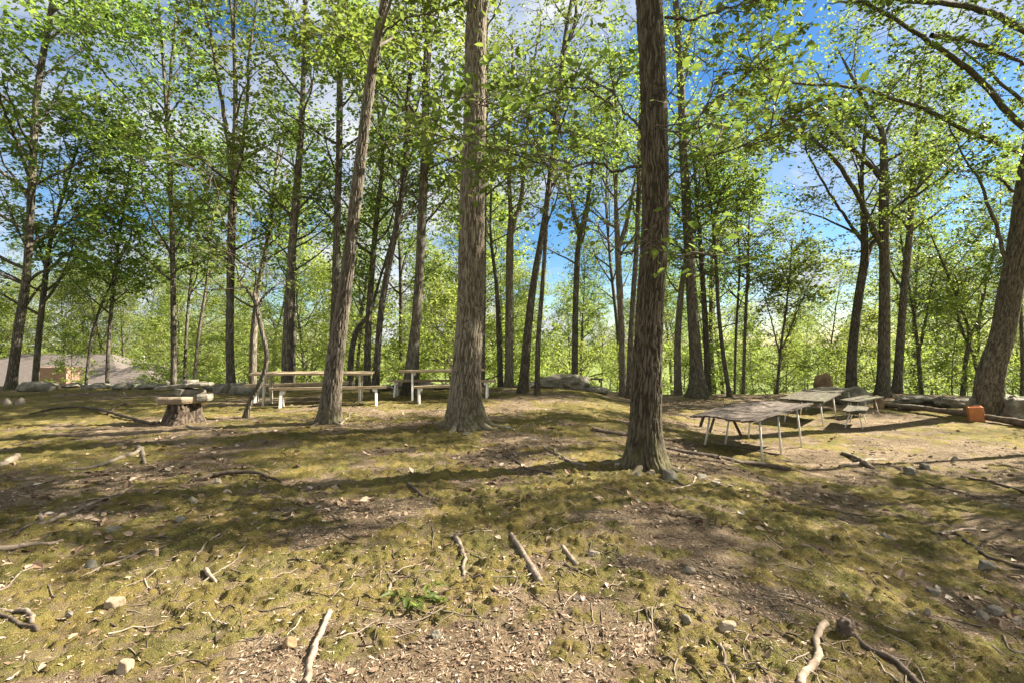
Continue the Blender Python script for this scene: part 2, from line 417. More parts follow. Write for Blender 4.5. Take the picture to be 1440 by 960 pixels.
def spline(pts, n):
    pts = np.asarray(pts, float); k = len(pts)
    e = np.vstack([2 * pts[0] - pts[1], pts, 2 * pts[-1] - pts[-2]])
    seg = np.linalg.norm(np.diff(pts[:, :3], axis=0), axis=1); cum = np.concatenate([[0], np.cumsum(seg)])
    t = np.interp(np.linspace(0, cum[-1], n), cum, np.arange(k)); i = np.minimum(t.astype(int), k - 2); f = (t - i)[:, None]
    a, b, c, d = e[i], e[i + 1], e[i + 2], e[i + 3]
    return .5 * (2 * b + (c - a) * f + (2 * a - 5 * b + 4 * c - d) * f * f + (3 * b - 3 * c + d - a) * f ** 3)

def trunk_geo(path, rad, sides, rings, flare=.5, seed=0, bark=0.0, lobes=5):
    pr = spline(np.hstack([path, rad[:, None]]), rings); c, r = pr[:, :3], np.maximum(pr[:, 3], .004)
    V, Q = tubes(c[None], r[None], sides)
    V = V.reshape(rings, sides, 3)
    hz = np.concatenate([[0], np.cumsum(np.linalg.norm(np.diff(c, axis=0), axis=1))])
    off = V - c[:, None]; th = np.arctan2(off[..., 1], off[..., 0])
    rng = np.random.default_rng(seed); ph = rng.random(3) * 6.28
    fl = 1 + flare * np.exp(-np.maximum(hz - .12, 0) / (1.1 * r[0] + .05))[:, None] * (1 + .5 * np.cos((lobes - 1) * th + ph[0]) + .4 * np.cos((lobes - 3) * th + ph[1]))
    pp = np.stack([np.cos(th) * 1.3, np.sin(th) * 1.3, np.broadcast_to(hz[:, None] * .9, th.shape)], -1).reshape(-1, 3)
    wob = 1 + .14 * (vnoise3(pp + seed * 7.7, 3).reshape(th.shape) - .5)
    V = c[:, None] + off * (fl * wob)[..., None]
    ridge = None
    if bark:
        q = np.stack([np.cos(th) * r[:, None], np.sin(th) * r[:, None], np.broadcast_to(hz[:, None], th.shape)], -1).reshape(-1, 3)
        q = q + np.array([.05, .05, .1]) * np.stack([vnoise3(q * 7, 1), vnoise3(q * 7 + 9, 2), vnoise3(q * 5, 5)], 1)
        f1, f2 = worley3(q / np.array([.030, .030, .42]) + seed, 11)
        g1, g2 = worley3(q / np.array([.016, .016, .06]) + seed, 13)
        ridge = np.clip((f2 - f1) * 3.4, 0, 1) * .75 + np.clip((g2 - g1) * 2.4, 0, 1) * .25
        V = V.reshape(-1, 3) + nrm(off.reshape(-1, 3)) * (bark * (ridge - .55))[:, None]
        ridge = ridge * 1.1
    return V.reshape(-1, 3), Q, ridge, c, r

def wide_crown(mats, limbs, lr, rng, o, base):
    """twigs and leaves growing on a set of limb paths (N, n, 3)"""
    k2, k3, k4 = o.get('k', (8, 5, 9)); k4 = int(k4 * o.get('den', 1.25))
    p, d, t = spawn(limbs, k2, o.get('t0', .22), rng, (30, 65), .55)
    L = o.get('sl', 1.3) * (1.15 - .6 * t) * rng.uniform(.6, 1.25, len(t))
    sec = grow(p, d, L, 5, .13, .05, rng)
    sec = np.concatenate([sec, limbs[:, -6:] if limbs.shape[1] >= 6 else sec[:0]])
    p, d, t = spawn(sec, k3, .15, rng, (30, 70), .4)
    ter = grow(p, d, o.get('tl', .55) * rng.uniform(.6, 1.3, len(t)), 3, .18, -.02, rng)
    p, d, t = spawn(ter, k4, .15, rng, (30, 85), .5)
    keep = np.ones(len(p), bool)
    for (c, rr) in o.get('holes', ()): keep &= np.linalg.norm(p - np.array(c), axis=1) > rr
    cl = vnoise3(p * .8 + 31, 8); keep &= rng.random(len(p)) < np.clip(.35 + 2.2 * (cl - .30), .25, 1)
    p, d = p[keep], d[keep]
    d = d + np.array([0, 0, -.25])
    ls = o.get('leaf', .105) * rng.uniform(.42, 1.32, len(p))
    V, Q = leaves(p, d, ls, rng, o.get('wr', .58), o.get('up', .5), o.get('near', False))
    mi = np.zeros(len(Q), int)
    sr = np.linspace(1, .25, sec.shape[1])[None] * o.get('sr', .010)
    tv, tq = tubes(sec, np.broadcast_to(sr, sec.shape[:2]) * rng.uniform(.6, 1.2, (len(sec), 1)), 4)
    Q = np.concatenate([Q, tq + len(V)]); V = np.concatenate([V, tv]); mi = np.concatenate([mi, np.ones(len(tq), int)])
    if o.get('tw', True):
        tv, tq = tubes(ter, np.broadcast_to(np.linspace(1, .4, ter.shape[1])[None] * o.get('tr', .0035), ter.shape[:2]), 3)
        Q = np.concatenate([Q, tq + len(V)]); V = np.concatenate([V, tv]); mi = np.concatenate([mi, np.ones(len(tq), int)])
    return mesh_np('crown', V - base, Q, mi, mats)

def auto_limbs(c, r, z0, z1, n, L, rng, el=(20, 55)):
    h = c[:, 2]; zs = z0 + (z1 - z0) * (np.arange(n) + rng.random(n)) / n
    i = np.clip(np.searchsorted(h, zs), 1, len(h) - 1)
    p = c[i]; az = np.arange(n) * 2.4 + rng.uniform(-.6, .6, n) + rng.random() * 6
    u = (zs - z0) / max(z1 - z0, .1)
    e = np.radians(rng.uniform(*el, n) + 18 * u)
    d = np.stack([np.cos(az) * np.cos(e), np.sin(az) * np.cos(e), np.sin(e)], 1)
    ll = L * (1.1 - .55 * u) * rng.uniform(.6, 1.2, n)
    paths = grow(p, d, ll, 8, .10, .03, rng)
    rad = np.minimum(r[i] * .55, .016 + .012 * ll)[:, None] * np.linspace(1, .2, 9)[None]
    return paths, rad

def tree(label, path, d, bark='grey', foli=0, z0=2.0, top=15.0, nl=18, L=2.6, seed=1, limbs=(), sides=12, hero=0, group=None, name='deciduous_tree', drift=0.0, ws=.76, **o):
    """path: picture points (px, py, width in px) of the trunk at distance d; the trunk goes on above the frame to height top"""
    rng = np.random.default_rng(seed)
    pts = []; rad = []
    hgt = max(1, path[0][1] - path[-1][1])
    for (px, py, w) in path:
        dd = d + drift * (path[0][1] - py) / hgt
        pts.append(P(px, py, dd)); rad.append(w * ws * .5 / F * dd * math.cos(math.atan(abs(px - CX) / F)) * 1.03)
    pts = np.array(pts); rad = np.array(rad)
    gzb = float(ground(pts[0, 0], pts[0, 1]))
    if pts[0, 2] > gzb + .15:
        pts = np.vstack([[pts[0, 0], pts[0, 1], gzb - .15], pts]); rad = np.concatenate([[rad[0] * 1.1], rad])
    else: pts[0, 2] = gzb - .12
    if pts[-1, 2] < top:
        dv = nrm(pts[-1] - pts[-2]); q = pts[-1]; k = max(2, int((top - q[2]) / 2)); r0 = rad[-1]
        for i in range(k):
            dv = nrm(dv + np.array([*rng.normal(0, .08, 2), .12])); q = q + dv * (top - pts[-1, 2]) / k if i else q + dv * (top - q[2]) / k
            pts = np.vstack([pts, q]); rad = np.append(rad, r0 * (1 - (i + 1) / k) + .012)
    b = np.array([pts[0, 0], pts[0, 1], gzb])
    root = empty(name, b, label, 'sapling' if name == 'sapling' else 'tree', group)
    ht = pts[-1, 2] - pts[0, 2]
    S = (sides, max(24, int(ht * 5))) if not hero else (hero, int(ht * 42))
    V, Q, ridge, c, r = trunk_geo(pts, rad, S[0], S[1], o.get('flare', .38), seed, .026 * (hero > 0))
    al, ar = auto_limbs(c, r, max(z0, gzb + .8), min(top, c[-1, 2]) - .3, nl, L, rng, o.get('el', (18, 50)))
    n0 = len(V)
    tv, tq = tubes(al, ar, 6)
    V = np.concatenate([V, tv]); Q = np.concatenate([Q, tq + n0])
    link('trunk', mesh_np('trunk', V - b, Q, mats=[BARK[bark]], attrs=dict(ridge=np.concatenate([ridge, np.full(len(tv), .6)])) if ridge is not None else None), root)
    if hero:
        for i in range(6):
            a = i * 1.05 + rng.uniform(-.35, .35); L_ = r[0] * rng.uniform(1.3, 2.4); q = np.linspace(.45 * r[0], r[0] + L_, 12)
            a = a + np.linspace(0, rng.uniform(-.35, .35), 12); X = b[0] + np.cos(a) * q; Y = b[1] + np.sin(a) * q
            rr_ = r[0] * .26 * np.linspace(1, .14, 12); Z = ground(X, Y) + rr_ * np.linspace(.6, -.75, 12) + r[0] * .55 * np.linspace(1, 0, 12) ** 4
            rv, rq = tubes(np.stack([X, Y, Z], 1)[None], rr_[None], 12); rv = rv + .012 * (vnoise3(rv * 22, 3) - .5)[:, None]
            link('root', mesh_np('root', rv - b, rq, mats=[BARK[bark]], attrs=dict(ridge=.2 + .8 * vnoise3(rv * 30, 5))), root)
    sets = [al]; limbmat = BARK['grey' if bark in ('hero', 'oak') else 'dark' if bark == 'herodark' else bark]
    for lm in limbs:
        dep = lm.get('dd', 0); pl = lm['p']
        lp = np.array([P(px, py, d + dep * i / (len(pl) - 1) + lm.get('d0', 0)) for i, (px, py) in enumerate(pl)])
        w = np.linspace(lm['w'][0], lm['w'][1], len(pl)) * .42 / F * d * math.cos(math.atan(abs(pl[0][0] - CX) / F)) * 1.1
        pr = spline(np.hstack([lp, w[:, None]]), 24)
        lm.setdefault('ext', 0 if lm.get('bare') else .9)
        if lm['ext']:
            e = grow(pr[-1:, :3], nrm(pr[-1:, :3] - pr[-4:-3, :3]), np.array([lm['ext']]), 8, .12, .06, rng)[0, 1:]
            pr = np.vstack([pr, np.hstack([e, (pr[-1, 3] * np.linspace(.9, .2, 8))[:, None]])])
        kn = pr.copy(); kn[1:-1, :3] += rng.normal(0, .012, (len(pr) - 2, 3))
        tv, tq = tubes(kn[None, :, :3], kn[None, :, 3], 9)
        link('limb', mesh_np('limb', tv - b, tq, mats=[limbmat], attrs=dict(ridge=np.full(len(tv), .6))), root)
        if lm.get('bare'): continue
        fine = spline(pr[:, :3], 9)[None]
        sets.append(fine)
        if lm.get('sub', 3):
            p, dv, t = spawn(spline(pr[:, :3], 16)[None], lm.get('sub', 3), .25, rng, (25, 55), .9)
            sb = grow(p, dv, lm.get('subL', 1.5) * rng.uniform(.7, 1.2, len(t)), 8, .12, .05, rng)
            tv, tq = tubes(sb, np.broadcast_to(np.linspace(.02, .006, 9)[None], sb.shape[:2]), 5)
            sets.append(sb)
    allb = np.concatenate(sets)
    me = wide_crown([LEAF[foli], TWIG], allb, None, rng, o, b)
    link('crown', me, root)
    return root

exec_trees = True
NEAR = dict(near=True, leaf=.108, wr=.60, k=(5, 4, 6), tl=.42, sl=.8, tr=.004, den=1.0)
if exec_trees:
    # the two big trunks in front
    tree('thick brown trunk with deep ridged bark and wide flaring foot, left of centre',
         [(657, 607, 54), (655, 575, 44), (656, 540, 39), (659, 480, 37), (662, 400, 35), (665, 250, 32), (669, 120, 29), (672, 0, 26)], 8.35, 'hero', 0, 7.6, 16, 12, 2.6, 3, ws=1, hero=150, flare=.24, k=(6, 4, 7), lobes=5, leaf=.155, den=1.2)
    tree('dark mossy trunk with rough bark and green stones at its foot, nearest on the right',
         [(908, 664, 58), (908, 620, 45), (909, 555, 41), (914, 430, 37), (922, 310, 38), (921, 250, 37), (918, 120, 36), (912, 0, 34)], 6.15, 'herodark', 0, 6.6, 14, 9, 2.2, 5, ws=.97, hero=160, flare=.38,
         limbs=[dict(p=[(905, 232), (868, 240), (835, 228), (790, 238), (735, 222)], w=(5, 2), dd=-.3, sub=4, subL=.8),
                dict(p=[(905, 182), (880, 160), (862, 130), (845, 120)], w=(4, 1.5), dd=.2, sub=1, subL=.6),
                dict(p=[(862, 150), (830, 128), (790, 125), (745, 140)], w=(3, 1.5), dd=-.2, d0=.2, sub=3, subL=.7),
                dict(p=[(935, 25), (975, 28), (1010, 15), (1050, 5)], w=(5, 2), dd=.4, sub=3, subL=.8),
                dict(p=[(938, 215), (965, 190), (995, 150), (1030, 125)], w=(4, 2), dd=.3, sub=3, subL=.8),
                dict(p=[(940, 250), (985, 225), (1020, 215)], w=(3, 1.5), dd=-.2, sub=2, subL=.6),
                dict(p=[(893, 352), (880, 358), (866, 350)], w=(2, 1), dd=-.35, sub=0),
                dict(p=[(905, 345), (920, 338), (932, 346)], w=(2, 1), dd=-.5, d0=-.2, sub=0),
                dict(p=[(912, 188), (922, 178), (935, 182)], w=(2, 1), dd=-.5, d0=-.2, sub=0)], **NEAR)
    # left side
    tree('tall trunk at the left edge rising beside the rocks, tilted slightly right',
         [(14, 552, 22), (25, 470, 21), (38, 380, 17), (46, 230, 16), (50, 150, 14), (62, 70, 13), (75, 0, 12)], 15.2, 'grey', 0, 2.3, 13, 26, 3.4, 11, k=(9, 5, 9), tw=False, leaf=.155, den=1.2,
         limbs=[dict(p=[(42, 250), (20, 190), (0, 140)], w=(8, 4), dd=-2, sub=4, ext=1.5), dict(p=[(72, 5), (110, 50), (140, 95), (190, 150)], w=(5, 2), dd=-1, sub=5, subL=2.)])
    tree('shorter thick trunk second from the left edge in front of the grey roof',
         [(48, 552, 14), (55, 470, 13), (63, 400, 12), (70, 345, 9), (84, 290, 7)], 17.2, 'grey', 0, 2.3, 10, 22, 3.0, 12, k=(9, 5, 9), tw=False, leaf=.145, den=1.2)
    tree('thin dark sapling leaning right in front of the grey roof', [(119, 552, 7), (128, 480, 6), (142, 430, 5), (156, 400, 4)], 17.6, 'dark', 0, 2.3, 6, 12, 2.0, 13, name='sapling', tw=False, k=(8, 5, 9), leaf=.145, den=1.2)
    tree('slender mottled trunk just left of the grey hip roof', [(150, 552, 8), (153, 480, 8), (160, 400, 8), (168, 330, 6), (178, 270, 5)], 18, 'grey', 0, 2.3, 10, 22, 2.6, 14, tw=False, k=(9, 5, 9), leaf=.155, den=1.2)
    tree('straight slim trunk forking high up, first tree right of the grey hip roof',
         [(244, 552, 12), (244, 440, 11), (242, 330, 10), (238, 220, 9), (234, 150, 8), (228, 70, 5), (222, 0, 4)], 17.5, 'grey', 0, 3.2, 13, 22, 2.8, 15, tw=False, k=(8, 5, 9), leaf=.155, den=1.2,
         limbs=[dict(p=[(236, 165), (241, 90), (248, 20), (252, -40)], w=(6, 3), dd=.3, sub=4), dict(p=[(234, 160), (205, 120), (180, 80)], w=(4, 2), dd=-.5, sub=3), dict(p=[(243, 360), (262, 320), (285, 290)], w=(3, 1.5), dd=-1, sub=3)])
    tree('thin straight stem close behind the slim forking trunk', [(259, 552, 6), (262, 470, 6), (270, 380, 5), (285, 290, 4)], 21, 'grey', 2, 3, 11, 16, 2.6, 16, tw=False, leaf=.13)
    tree('pale thin stem leaning right behind the stone stack', [(272, 552, 6), (278, 480, 6), (290, 400, 5), (300, 300, 4)], 20, 'pale', 0, 3.2, 10, 16, 2.4, 17, tw=False, leaf=.13)
    tree('dark trunk splitting into three upright stems, right of the stone stack',
         [(325, 552, 17), (323, 470, 15), (325, 380, 13), (329, 260, 12), (331, 150, 9), (329, 60, 7), (324, 0, 6)], 15.4, 'grey', 1, 3.4, 13, 16, 2.6, 18, tw=False, leaf=.14, den=1.2, k=(8, 5, 9),
         limbs=[dict(p=[(327, 250), (318, 180), (308, 120), (298, 60), (285, 0)], w=(8, 3), dd=-.5, sub=4), dict(p=[(331, 245), (342, 200), (348, 140), (350, 80), (362, 0)], w=(8, 3), dd=.4, sub=4), dict(p=[(325, 470), (322, 380), (326, 270)], w=(10, 7), d0=-.35, bare=1)])
    tree('small crooked bare stem with a curved trunk leaning over the first picnic table',
         [(343, 588, 11), (353, 562, 10), (369, 532, 10), (375, 500, 9), (367, 460, 9), (361, 432, 9)], 9.45, 'grey', 0, 9, 2.6, 1, .5, 19, name='sapling', flare=.3, sides=12, near=True, leaf=.1, k=(3, 3, 4),
         limbs=[dict(p=[(362, 434), (350, 410), (338, 398), (334, 380)], w=(6, 2), dd=.2, ext=.5, sub=1, subL=.4), dict(p=[(362, 434), (372, 416), (388, 403)], w=(6, 3), dd=.2, ext=.4, sub=1, subL=.4), dict(p=[(338, 396), (345, 380), (347, 360)], w=(3, 1), sub=0)])
    tree('stout sunlit trunk with a broken bend behind the crooked bare stem', [(355, 552, 15), (357, 470, 13), (364, 400, 9), (378, 330, 8), (386, 260, 7)], 17.5, 'pale', 1, 2.4, 10, 18, 2.6, 20, tw=False, leaf=.12)
    tree('straight grey trunk rising behind the left end of the first picnic table',
         [(403, 555, 20), (404, 480, 18), (408, 400, 16), (416, 280, 14), (424, 180, 11), (427, 90, 9), (430, 0, 7)], 14.6, 'grey', 1, 4.0, 13, 16, 2.6, 21, tw=False, k=(8, 5, 8), leaf=.145, den=1.2,
         limbs=[dict(p=[(426, 105), (445, 75), (468, 45), (480, 0)], w=(7, 3), dd=.5, sub=4)])
    tree('thin dark trunk touching the straight grey one behind the first picnic table', [(412, 552, 9), (413, 460, 8), (412, 380, 7), (418, 300, 5)], 17, 'dark', 0, 3, 9, 12, 2.2, 22, tw=False, leaf=.12)
    tree('rough brown trunk leaning right in front of the first picnic table',
         [(462, 597, 30), (466, 555, 25), (473, 490, 22), (486, 400, 17), (505, 240, 14), (520, 120, 12.5), (530, 60, 11), (541, 0, 9)], 8.75, 'oak', 1, 6.2, 15, 12, 2.4, 23, ws=1.04, hero=100, flare=.25,
         limbs=[dict(p=[(510, 215), (545, 200), (580, 190), (620, 205)], w=(3, 1.5), dd=.5, sub=3, subL=.9), dict(p=[(524, 100), (500, 60), (470, 50)], w=(3, 1.5), dd=.3, sub=2, subL=.8), dict(p=[(528, 60), (560, 30), (600, 20)], w=(4, 2), dd=-.3, sub=3, subL=.8)], **{**NEAR, 'leaf': .13})
    tree('dark vertical trunk half hidden behind the leaning rough trunk', [(466, 555, 16), (470, 450, 15), (474, 320, 13), (477, 200, 12), (478, 100, 11), (478, 0, 10)], 14.2, 'dark', 0, 5.0, 14, 12, 2.4, 24, tw=False, k=(7, 5, 8), leaf=.12)
    tree('slim curved trunk bending right, behind the right end of the first picnic table', [(493, 552, 13), (494, 500, 11), (502, 465, 10), (520, 440, 7), (532, 400, 5)], 16.6, 'grey', 0, 2.6, 8, 14, 2.2, 25, tw=False, leaf=.12)
    tree('upright mottled trunk between the curved trunk and the dark sweeping one', [(516, 555, 14), (518, 460, 12), (524, 370, 11), (530, 300, 9), (538, 220, 7)], 16.2, 'grey', 1, 4, 12, 16, 2.5, 26, tw=False, leaf=.12)
    tree('dark sweeping trunk leaning right at the end of the first picnic table', [(527, 556, 15), (533, 470, 12), (540, 410, 12), (557, 320, 11), (570, 230, 10), (574, 130, 8)], 14.2, 'dark', 0, 4.6, 12, 16, 2.5, 27, tw=False, k=(8, 5, 8), leaf=.13)
    tree('tall grey trunk standing directly behind the left half of the second picnic table',
         [(577, 556, 28), (580, 510, 24), (586, 440, 17), (592, 340, 16.5), (597, 220, 15), (600, 100, 14), (606, 0, 13)], 13.7, 'grey', 1, 4.6, 14, 18, 2.6, 28, k=(8, 5, 8), leaf=.14, tw=False,
         limbs=[dict(p=[(605, 15), (590, 60), (582, 85), (572, 75)], w=(4, 2), dd=-.3, sub=1), dict(p=[(596, 180), (560, 150), (530, 130)], w=(4, 2), dd=-1.5, sub=4), dict(p=[(598, 240), (630, 225), (650, 215)], w=(3, 2), dd=-1, sub=3)])
    tree('slim upright trunk seen along the right side of the thick ridged trunk', [(677, 552, 12), (679, 420, 11), (681, 250, 9), (683, 120, 8), (684, 0, 7)], 16.5, 'grey', 1, 4.8, 13, 14, 2.4, 29, tw=False, den=.85, leaf=.12)
    tree('reddish leaning stem of the close pair right of the thick ridged trunk', [(704, 550, 11), (702, 470, 10), (698, 400, 7), (690, 330, 5)], 17.6, 'grey', 0, 4, 10, 12, 2.4, 30, tw=False, den=.85, leaf=.12)
    tree('pale upright trunk forking at mid height, right of the reddish leaning stem',
         [(716, 550, 16), (716, 450, 14), (717, 345, 13), (718, 300, 8), (715, 220, 7), (720, 100, 5)], 17.2, 'pale', 1, 5, 13, 14, 2.6, 31, tw=False, den=.85, leaf=.12, limbs=[dict(p=[(718, 330), (732, 280), (740, 200), (745, 120), (760, 40)], w=(8, 3), dd=.4, sub=4)])
    tree('dark right-leaning trunk with spreading foot, at the left end of the low grey outcrop',
         [(735, 553, 17), (741, 480, 15), (750, 400, 13), (764, 320, 11), (775, 240, 10), (786, 130, 8), (795, 50, 7), (804, 0, 6)], 14.3, 'dark', 1, 5.4, 14, 14, 2.4, 32, tw=False, den=.85, k=(6, 4, 8), leaf=.12, flare=.6,
         limbs=[dict(p=[(784, 150), (792, 80), (808, 30), (810, -30)], w=(7, 3), dd=.3, sub=4)])
    tree('slim straight trunk just in front of the low grey outcrop', [(755, 556, 11), (757, 480, 9), (763, 400, 8), (767, 340, 7), (772, 270, 5)], 13.7, 'dark', 0, 4.4, 10, 10, 2.2, 33, tw=False, den=.85, leaf=.12)
    tree('upright brown trunk forking in two behind the low grey outcrop',
         [(808, 550, 12), (809, 450, 11), (812, 360, 10), (815, 330, 9), (805, 290, 6), (795, 230, 4)], 18.2, 'grey', 1, 4, 12, 16, 2.6, 34, tw=False, den=.85, leaf=.12, limbs=[dict(p=[(815, 335), (825, 290), (832, 240), (845, 170)], w=(8, 3), dd=.4, sub=4)])
    tree('pale tan trunk splitting into two, left neighbour of the dark mossy trunk',
         [(876, 550, 14), (874, 460, 12), (870, 380, 12), (868, 330, 10), (866, 270, 7), (868, 180, 5)], 16.8, 'pale', 0, 4.4, 12, 16, 2.6, 35, tw=False, den=.85, leaf=.12, limbs=[dict(p=[(870, 350), (882, 310), (890, 270), (902, 200)], w=(8, 3), dd=.5, sub=4)])
    tree('straight slim trunk rising close along the left side of the dark mossy trunk', [(884, 552, 11), (889, 440, 10), (896, 330, 9), (900, 200, 8), (903, 80, 6)], 16.2, 'grey', 1, 5, 13, 14, 2.4, 36, tw=False, den=.85, leaf=.12)
    # right side
    tree('short pale trunk between the dark mossy trunk and the stout flaring one', [(953, 552, 15), (953, 480, 13), (957, 420, 11), (965, 360, 8)], 19.4, 'pale', 0, 3.2, 10, 16, 2.6, 37, tw=False, leaf=.13)
    tree('stout brown trunk with a flaring foot standing behind the warped grey table',
         [(981, 553, 30), (979, 515, 24), (974, 440, 21), (969, 350, 19), (962, 230, 16), (957, 110, 14), (950, 0, 11)], 18.4, 'grey', 1, 5.0, 15, 20, 3.0, 38, tw=False, den=.85, k=(8, 5, 8), leaf=.13, flare=.55,
         limbs=[dict(p=[(957, 100), (970, 50), (985, 10), (990, -30)], w=(9, 4), dd=.3, sub=4)])
    tree('dark slim trunk pressed against the right side of the stout flaring trunk', [(996, 552, 12), (992, 460, 11), (986, 360, 9), (980, 280, 6)], 19.6, 'dark', 0, 3.8, 12, 14, 2.4, 39, tw=False, den=.85, leaf=.13)
    tree('slender leaning stem with a spreading foot right of the stout flaring trunk',
         [(1027, 553, 9), (1017, 500, 8), (1010, 430, 7), (1006, 350, 6), (1000, 290, 5)], 18.6, 'dark', 1, 3.6, 11, 14, 2.6, 40, tw=False, den=.85, leaf=.13, flare=.9, limbs=[dict(p=[(1006, 300), (1022, 255), (1050, 225)], w=(5, 2), dd=.3, sub=4)])
    tree('twin thin pole-like stem in the sapling thicket behind the warped table', [(1033, 552, 5), (1035, 470, 5), (1040, 380, 4)], 20.5, 'grey', 1, 2.4, 8, 14, 2.2, 41, name='sapling', tw=False, leaf=.13)
    tree('taller straight sapling in the middle of the thicket behind the warped table', [(1045, 552, 7), (1048, 460, 6), (1052, 370, 5), (1053, 320, 3)], 20, 'grey', 0, 2.8, 8, 14, 2.2, 42, name='sapling', tw=False, leaf=.13)
    tree('thin sapling fanning out into upright branches above the warped table',
         [(1092, 552, 6), (1098, 490, 5), (1106, 430, 4), (1110, 390, 3)], 19.5, 'grey', 1, 2.6, 6.2, 10, 1.8, 43, name='sapling', tw=False, leaf=.13,
         limbs=[dict(p=[(1097, 500), (1082, 440), (1072, 400)], w=(3, 1), dd=.3, sub=3, subL=1), dict(p=[(1100, 490), (1125, 430), (1138, 400)], w=(3, 1), dd=.3, sub=3, subL=1)])
    tree('dark leaning trunk forking above a pale scar, beside the pointed standing rock',
         [(1196, 555, 21), (1199, 490, 19), (1207, 420, 17), (1216, 365, 17), (1214, 320, 11), (1212, 250, 8)], 18, 'dark', 1, 4.2, 11, 12, 2.8, 44, tw=False, k=(8, 5, 8), leaf=.13,
         limbs=[dict(p=[(1216, 370), (1226, 345), (1238, 325), (1250, 270)], w=(10, 5), dd=.5, sub=3), dict(p=[(1213, 340), (1185, 300), (1165, 270), (1135, 215)], w=(6, 3), dd=-1, sub=4)])
    tree('straight grey trunk throwing long limbs up to the left, second from the large right tree',
         [(1241, 556, 27), (1243, 490, 24), (1244, 400, 21), (1243, 300, 19), (1243, 220, 16), (1240, 185, 12), (1222, 155, 9)], 17.4, 'grey', 1, 5.6, 13, 10, 3.0, 45, tw=False, k=(8, 5, 8), leaf=.12,
         limbs=[dict(p=[(1242, 350), (1222, 310), (1200, 265), (1165, 215), (1130, 190), (1095, 165)], w=(11, 4), dd=-1.5, sub=5, subL=2),
                dict(p=[(1243, 255), (1215, 225), (1180, 195), (1160, 170)], w=(10, 5), dd=-1, sub=4, subL=2),
                dict(p=[(1241, 205), (1205, 175), (1180, 140), (1160, 115)], w=(9, 4), dd=.5, sub=4, subL=2),
                dict(p=[(1244, 190), (1258, 165), (1270, 150), (1280, 100)], w=(6, 3), dd=.5, sub=3)])
    tree('brown trunk leaning slightly right, nearest on the left of the large right tree',
         [(1261, 557, 20), (1266, 480, 17), (1271, 410, 15), (1278, 340, 14), (1283, 270, 11), (1288, 200, 8), (1295, 120, 6)], 18.2, 'grey', 1, 5, 12, 14, 3.0, 46, tw=False, k=(8, 5, 8), leaf=.12,
         limbs=[dict(p=[(1283, 285), (1300, 240), (1320, 205), (1340, 170)], w=(7, 3), dd=.4, sub=4), dict(p=[(1271, 410), (1255, 385), (1246, 365)], w=(5, 3), dd=.3, bare=1)])
    tree('massive old grey trunk leaning right at the right edge with long overhanging boughs',
         [(1390, 578, 45), (1391, 545, 43), (1396, 515, 40), (1409, 473, 37), (1418, 427, 36), (1433, 345, 34), (1446, 245, 33), (1462, 150, 29), (1485, 20, 24)], 13.2, 'oak', 0, 6.4, 15, 12, 3.6, 47, ws=1, hero=130, flare=.17, k=(8, 5, 8), leaf=.12, tw=False,
         limbs=[dict(p=[(1450, 222), (1410, 205), (1360, 184), (1300, 155), (1235, 132), (1190, 122), (1140, 118), (1085, 112), (1050, 95)], w=(11, 3), dd=-1.8, sub=8, subL=1.6),
                dict(p=[(1470, 200), (1430, 170), (1385, 120), (1345, 85), (1310, 62), (1270, 35), (1215, 3)], w=(14, 6), dd=-2.6, sub=5, subL=1.5),
                dict(p=[(1490, 75), (1440, 42), (1400, 22), (1350, 7), (1285, 2), (1230, -8)], w=(16, 8), dd=-2.6, sub=5, subL=1.5),
                dict(p=[(1345, 85), (1310, 50), (1370, 60), (1440, 90)][1:], w=(8, 5), d0=-2.2, dd=.8, sub=3, subL=1.4),
                dict(p=[(1413, 362), (1402, 320), (1388, 285), (1378, 255), (1364, 235), (1340, 190)], w=(8, 3), dd=-.5, sub=4, subL=1.3),
                dict(p=[(1425, 270), (1405, 252), (1380, 243), (1350, 242)], w=(6, 2), dd=-.3, sub=3, subL=1.2)])
    tree('small forked tree with two bent stems behind the terracotta tile', [(1354, 556, 12), (1358, 510, 10), (1363, 470, 8), (1350, 430, 6)], 19.5, 'grey', 0, 2.2, 8, 14, 2.4, 48, tw=False, leaf=.13,
         limbs=[dict(p=[(1375, 530), (1370, 500), (1355, 470), (1345, 440)], w=(8, 5), dd=.4, sub=3), dict(p=[(1362, 475), (1375, 450), (1385, 410)], w=(6, 3), dd=.4, sub=3)])
    tree('thin forked tree between the brown leaning trunk and the massive old one', [(1296, 556, 10), (1293, 520, 9), (1290, 480, 7), (1283, 430, 5)], 20.5, 'grey', 1, 2.2, 9, 14, 2.6, 49, tw=False, leaf=.13,
         limbs=[dict(p=[(1292, 495), (1302, 450), (1310, 400)], w=(6, 3), dd=.4, sub=3)])
    tree('thin trunk cut by the right edge behind the massive old tree', [(1438, 560, 9), (1438, 500, 9), (1435, 420, 7)], 19, 'grey', 1, 2.4, 10, 16, 2.6, 50, tw=False, leaf=.13)

